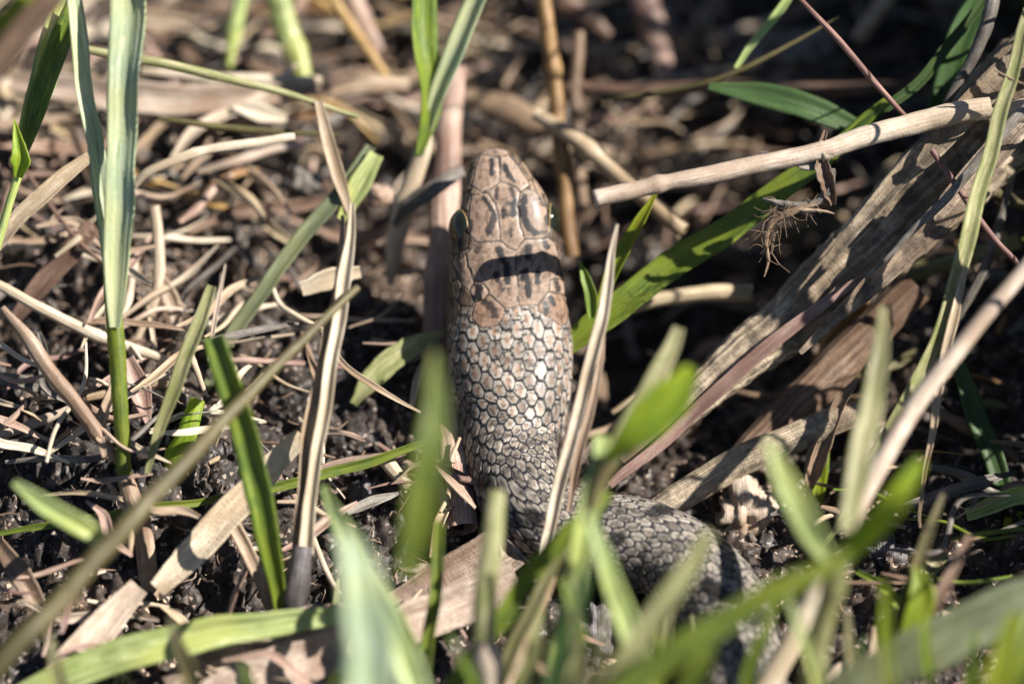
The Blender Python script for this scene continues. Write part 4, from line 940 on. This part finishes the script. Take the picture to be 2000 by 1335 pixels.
# --- scattered litter: individual scraps, a shared label per patch of ground
ZONES = [
 (-60, 330, -60, 330, 50, 'in the top left litter', ['pink', 'pale', 'brown', 'straw', 'grey'], 1.1),
 (330, 700, -60, 330, 40, 'left of the top centre shoot', ['pink', 'brown', 'brown', 'straw', 'grey'], 1.1),
 (-60, 240, 330, 900, 15, 'near the left edge', ['pale', 'straw', 'pink', 'grey', 'brown'], .85),
 (230, 560, 330, 900, 16, 'beside the tall pale shoot', ['pale', 'straw', 'pink', 'grey', 'brown'], .85),
 (-60, 330, 900, 1400, 12, 'in the bottom left corner', ['pale', 'straw', 'pink', 'brown'], .75),
 (330, 700, 900, 1400, 12, 'below the split straw', ['pale', 'straw', 'pink', 'brown'], .75),
 (560, 900, 300, 1000, 30, 'left of the snake neck', ['brown', 'straw', 'grey', 'pink'], .9),
 (700, 1050, -60, 260, 34, 'above the snake head', ['brown', 'pink', 'grey', 'straw'], 1.2),
 (1050, 1400, -60, 260, 34, 'behind the orange stem', ['brown', 'pink', 'grey', 'straw'], 1.2),
 (1100, 1600, 200, 900, 34, 'in the dark hollow', ['brown', 'grey', 'brown', 'pink'], 1.0),
 (1350, 1720, -60, 420, 36, 'above the cream stem', ['brown', 'pink', 'grey', 'straw'], 1.2),
 (1720, 2100, -60, 420, 20, 'in the top right corner', ['brown', 'pink', 'grey', 'straw'], 1.2),
 (1500, 2100, 450, 900, 36, 'under the thick reed', ['brown', 'grey', 'olive', 'orange'], 1.1),
 (1300, 1680, 900, 1400, 22, 'beside the coiled body', ['brown', 'pink', 'grey', 'straw'], .8),
 (1680, 2100, 900, 1400, 28, 'in the bottom right corner', ['brown', 'pink', 'grey', 'straw'], .8),
 (700, 1350, 1050, 1400, 26, 'below the snake body', ['brown', 'straw', 'pink', 'grey'], .8),
]
SCRAPS = {}
def touches_snake(pts):
    pts = np.array(pts)
    for f in np.linspace(0, 1, 9):
        k = f * (len(pts) - 1); i = min(int(k), len(pts) - 2); p = pts[i] + (pts[i+1] - pts[i]) * (k - i)
        for (ax, ay), (bx, by) in zip(BODY_XY[:-1], BODY_XY[1:]):
            if float(seg_dist(p[0], p[1], (ax, ay), (bx, by))) < 118: return True
        if abs(p[0]) < 130 and -260 < p[1] < 180 and p[2] > 60 + .55 * (p[1] + 260): return True
    return False
LONG = [(-40, 330, -40, 420, 26, 'in the top left litter', ['pale', 'straw', 'pink', 'brown'], 1.1),
 (300, 860, -40, 420, 38, 'behind the top centre shoot', ['pale', 'straw', 'brown', 'pink', 'orange'], 1.0),
 (-40, 620, 420, 900, 52, 'on the soil at mid left', ['pale', 'pale', 'straw', 'pink', 'grey'], .8),
 (0, 700, 900, 1330, 14, 'on the soil at lower left', ['pale', 'straw', 'pink'], .8),
 (860, 1500, -40, 420, 36, 'behind the snake head', ['brown', 'straw', 'pale', 'grey'], 1.0),
 (1500, 2040, -40, 420, 34, 'under the cream stem', ['brown', 'straw', 'grey', 'brown'], .8),
 (600, 900, 420, 1050, 12, 'left of the snake neck', ['brown', 'straw', 'pink'], .9),
 (1150, 1700, 420, 900, 22, 'in the dark hollow', ['brown', 'grey', 'straw', 'brown'], .8),
 (1500, 2040, 800, 1330, 30, 'on the shaded soil at lower right', ['brown', 'straw', 'grey', 'green'], .9)]
def orient(a):
    d = math.degrees(a) % 180
    return 'lying level' if d < 18 or d > 162 else 'pointing away' if 68 < d < 112 else 'slanting right' if d < 90 else 'slanting left'
for x0, x1, y0, y1, cnt, where, mats, sz in ZONES:
    for k in range(cnt):
        x = random.uniform(x0, x1); y = random.uniform(y0, y1); mt = random.choice(mats)
        g = Pg(x, y, random.uniform(58, 120)); a = random.uniform(0, math.pi) if random.random() < .5 else random.gauss(.2, .5)
        Ln = random.uniform(35, 190) * sz; wd = random.uniform(5, 24) * sz
        dr = np.array([math.cos(a), math.sin(a), random.gauss(0, .12)]); sdv = np.array([-math.sin(a), math.cos(a), 0])
        bend = random.gauss(0, .06) * Ln
        pts = [g - dr * Ln / 2, g + sdv * bend + np.array([0, 0, random.uniform(0, .1) * Ln]), g + dr * Ln / 2]
        lf = max(0, max(float(ground_h(p[0], p[1])) + 48 - p[2] for p in pts)); pts = [p + np.array([0, 0, lf]) for p in pts]
        if touches_snake(pts): continue
        up = np.array([random.gauss(0, .35), random.gauss(0, .35), 1.0])
        kindw = {'brown': 'brown', 'pink': 'pinkish', 'grey': 'grey', 'straw': 'tan', 'pale': 'cream', 'olive': 'olive', 'orange': 'rust coloured'}[mt]
        size = 'long' if Ln > 105 * sz else 'short' if Ln < 65 * sz else 'middling'
        if random.random() < .55:
            geo = blade_geo(pts, [wd * .5, wd * 1.2, wd, wd * .3], mode=None, fold=random.uniform(.05, .3), thick=3, facing=up, ragged=.15, seg=9, wav=.6)
            o = add('straw_scrap', geo, M[mt]); key = '%s flat %s scrap %s %s' % (size, kindw, orient(a), where)
            o['category'] = 'straw scrap'; o['group'] = 'flat %s scraps %s' % (kindw, where)
        else:
            geo = stalk_geo(pts, [wd * .45, wd * .6, wd * .35], mode=None, M=10, rough=.1, seg=10, facing=up, wav=.5)
            o = add('straw_piece', geo, M[mt]); key = '%s round %s straw %s %s' % (size, kindw, orient(a), where)
            o['category'] = 'straw piece'; o['group'] = 'round %s straws %s' % (kindw, where)
        SCRAPS.setdefault(key, []).append((x, y, o))
for key, lst in SCRAPS.items():
    if len(lst) == 1: lst[0][2]['label'] = key; continue
    xs = [p[0] for p in lst]; ys = [p[1] for p in lst]
    ax = 0 if max(xs) - min(xs) > max(ys) - min(ys) else 1
    lst.sort(key=lambda p: p[ax])
    n = len(lst); A, Z = (('left', 'right') if ax == 0 else ('upper', 'lower'))
    for q, (_, _, o) in enumerate(lst):
        w_ = A if q == 0 else Z if q == n - 1 else 'middle' if n == 3 else ['', 'second', 'third', 'fourth', 'fifth', 'sixth', 'seventh'][min(q, 6)]
        o['label'] = key + (', %s one' % w_ if n <= 3 or q in (0, n - 1) else ', %s from the %s' % (w_, 'left' if ax == 0 else 'top'))
BIG = {}
for x0, x1, y0, y1, cnt, where, mats, sz in LONG:
    for k in range(cnt):
        x = random.uniform(x0, x1); y = random.uniform(y0, y1); mt = random.choice(mats)
        g = Pg(x, y, random.uniform(70, 170)); a = random.gauss(.15, .55) if random.random() < .6 else random.uniform(0, math.pi)
        Ln = random.uniform(150, 400) * sz; wd = random.uniform(8, 21) * sz
        dr = np.array([math.cos(a), math.sin(a), random.gauss(0, .1)]); sdv = np.array([-math.sin(a), math.cos(a), 0])
        q = [g + dr * Ln * f + sdv * random.gauss(0, .05) * Ln + np.array([0, 0, random.gauss(0, .03) * Ln]) for f in (-.5, -.2, .15, .5)]
        lf = max(0, max(float(ground_h(p[0], p[1])) + 48 - p[2] for p in q)); q = [p + np.array([0, 0, lf]) for p in q]
        if touches_snake(q): continue
        kindw = {'brown': 'brown', 'pink': 'pinkish', 'grey': 'grey', 'straw': 'tan', 'pale': 'cream', 'orange': 'rust coloured', 'green': 'green'}[mt]
        if random.random() < .5: geo = stalk_geo(q, [wd * .6, wd, wd * .9, wd * .5], mode=None, M=12, rough=.1, ridges=5, flat=.8, wav=.5, nodes=(random.uniform(.2, .8),), facing=(0, 0, 1)); shp = 'round'
        else: geo = blade_geo(q, [wd * .5, wd * 1.5, wd * 1.3, wd * .4], mode=None, fold=.3, thick=3, facing=(random.gauss(0, .4), random.gauss(-.2, .4), 1), ragged=.12, seg=10, wav=.5); shp = 'split'
        o = add('dry_stem_piece', geo, M[mt]); key = 'long %s %s stem %s %s' % (shp, kindw, orient(a), where)
        o['category'] = 'dry stem'; o['group'] = 'long dry stems %s' % where
        BIG.setdefault(key, []).append((x, y, o))
for key, lst in BIG.items():
    if len(lst) == 1: lst[0][2]['label'] = key; continue
    lst.sort(key=lambda p: p[0])
    for q, (_, _, o) in enumerate(lst):
        o['label'] = key + ', %s' % (['left one', 'right one'] if len(lst) == 2 else ['first from left', 'second from left', 'third from left', 'fourth from left', 'fifth from left', 'sixth from left', 'seventh from left', 'eighth from left', 'ninth from left', 'tenth from left'])[min(q, 9)]
# fine fibres
fib = []
for k in range(650):
    x = random.uniform(-100, 2100); y = random.uniform(-100, 1430) if k % 3 else random.uniform(350, 1300)
    if k % 2: x = random.uniform(-50, 800)
    g = Ph(x, y, 0); g[2] = float(ground_fine(np.array([g[0]]), np.array([g[1]]))[0]) + random.uniform(2, 12)
    a = random.uniform(0, 6.28); Ln = random.uniform(14, 70)
    dr = np.array([math.cos(a), math.sin(a), random.gauss(0, .25)]); sdv = np.array([-math.sin(a), math.cos(a), 0])
    fib.append(stalk_geo([g - dr * Ln / 2, g + sdv * random.gauss(0, .15) * Ln, g + dr * Ln / 2], [2, random.uniform(2, 5), 1.5], mode=None, M=5, seg=12, wav=.8))
o = add('fine_litter', merge(fib), M['straw'], None); tag(o, 'fine fibres of dead grass mixed into the dark soil', 'plant litter', kind='stuff')

# --- grass beyond the frame: right tufts throw the shade, others added to cut sky light
def patch(name, label, n, xr, yr, hr, lean, mats, wr=(22, 46)):
    g = []
    for k in range(n):
        x = random.uniform(*xr); y = random.uniform(*yr); h = random.uniform(*hr); z = float(ground_h(x, y)) - 10
        dx = random.gauss(lean[0], .25) * h; dy = random.gauss(lean[1], .3) * h
        pts = [(x, y, z), (x + dx * .2, y + dy * .2, z + h * .5), (x + dx * .6, y + dy * .6, z + h * .88), (x + dx, y + dy, z + h)]
        wdt = random.uniform(*wr)
        g.append(blade_geo(pts, [wdt * .6, wdt, wdt * .8, 3], mode=None, seg=45, facing=(random.gauss(.6, .5), random.gauss(0, .7), .3)))
    o = add(name, merge(g), M[mats], None); tag(o, label, 'grass', kind='stuff')
patch('grass_tuft', 'tall green grass beyond the right edge', 190, (1130, 1700), (-750, 800), (350, 960), (0, .1), 'green', (24, 60))
patch('grass_tuft', 'tall green grass beyond the upper right corner', 210, (1150, 1800), (430, 1500), (700, 1850), (0, .1), 'green', (24, 60))
patch('dry_grass_tuft', 'dry grass standing beyond the right edge', 90, (1120, 1700), (-500, 1100), (300, 800), (.1, .1), 'straw', (20, 50))
patch('grass_tuft', 'unseen green grass added behind the upper edge to block sky light', 220, (-1700, 1900), (1150, 2000), (350, 900), (0, .1), 'green')
patch('grass_tuft', 'unseen green grass added beyond the left edge to block sky light', 150, (-2300, -1250), (-800, 900), (200, 500), (-.1, 0), 'green')
patch('grass_tuft', 'unseen green grass added in front of the lower edge to block sky light', 170, (-1700, 1900), (-2300, -1450), (200, 700), (0, -.1), 'green')
for o in bpy.data.objects:
    if '_org' in o: del o['_org']
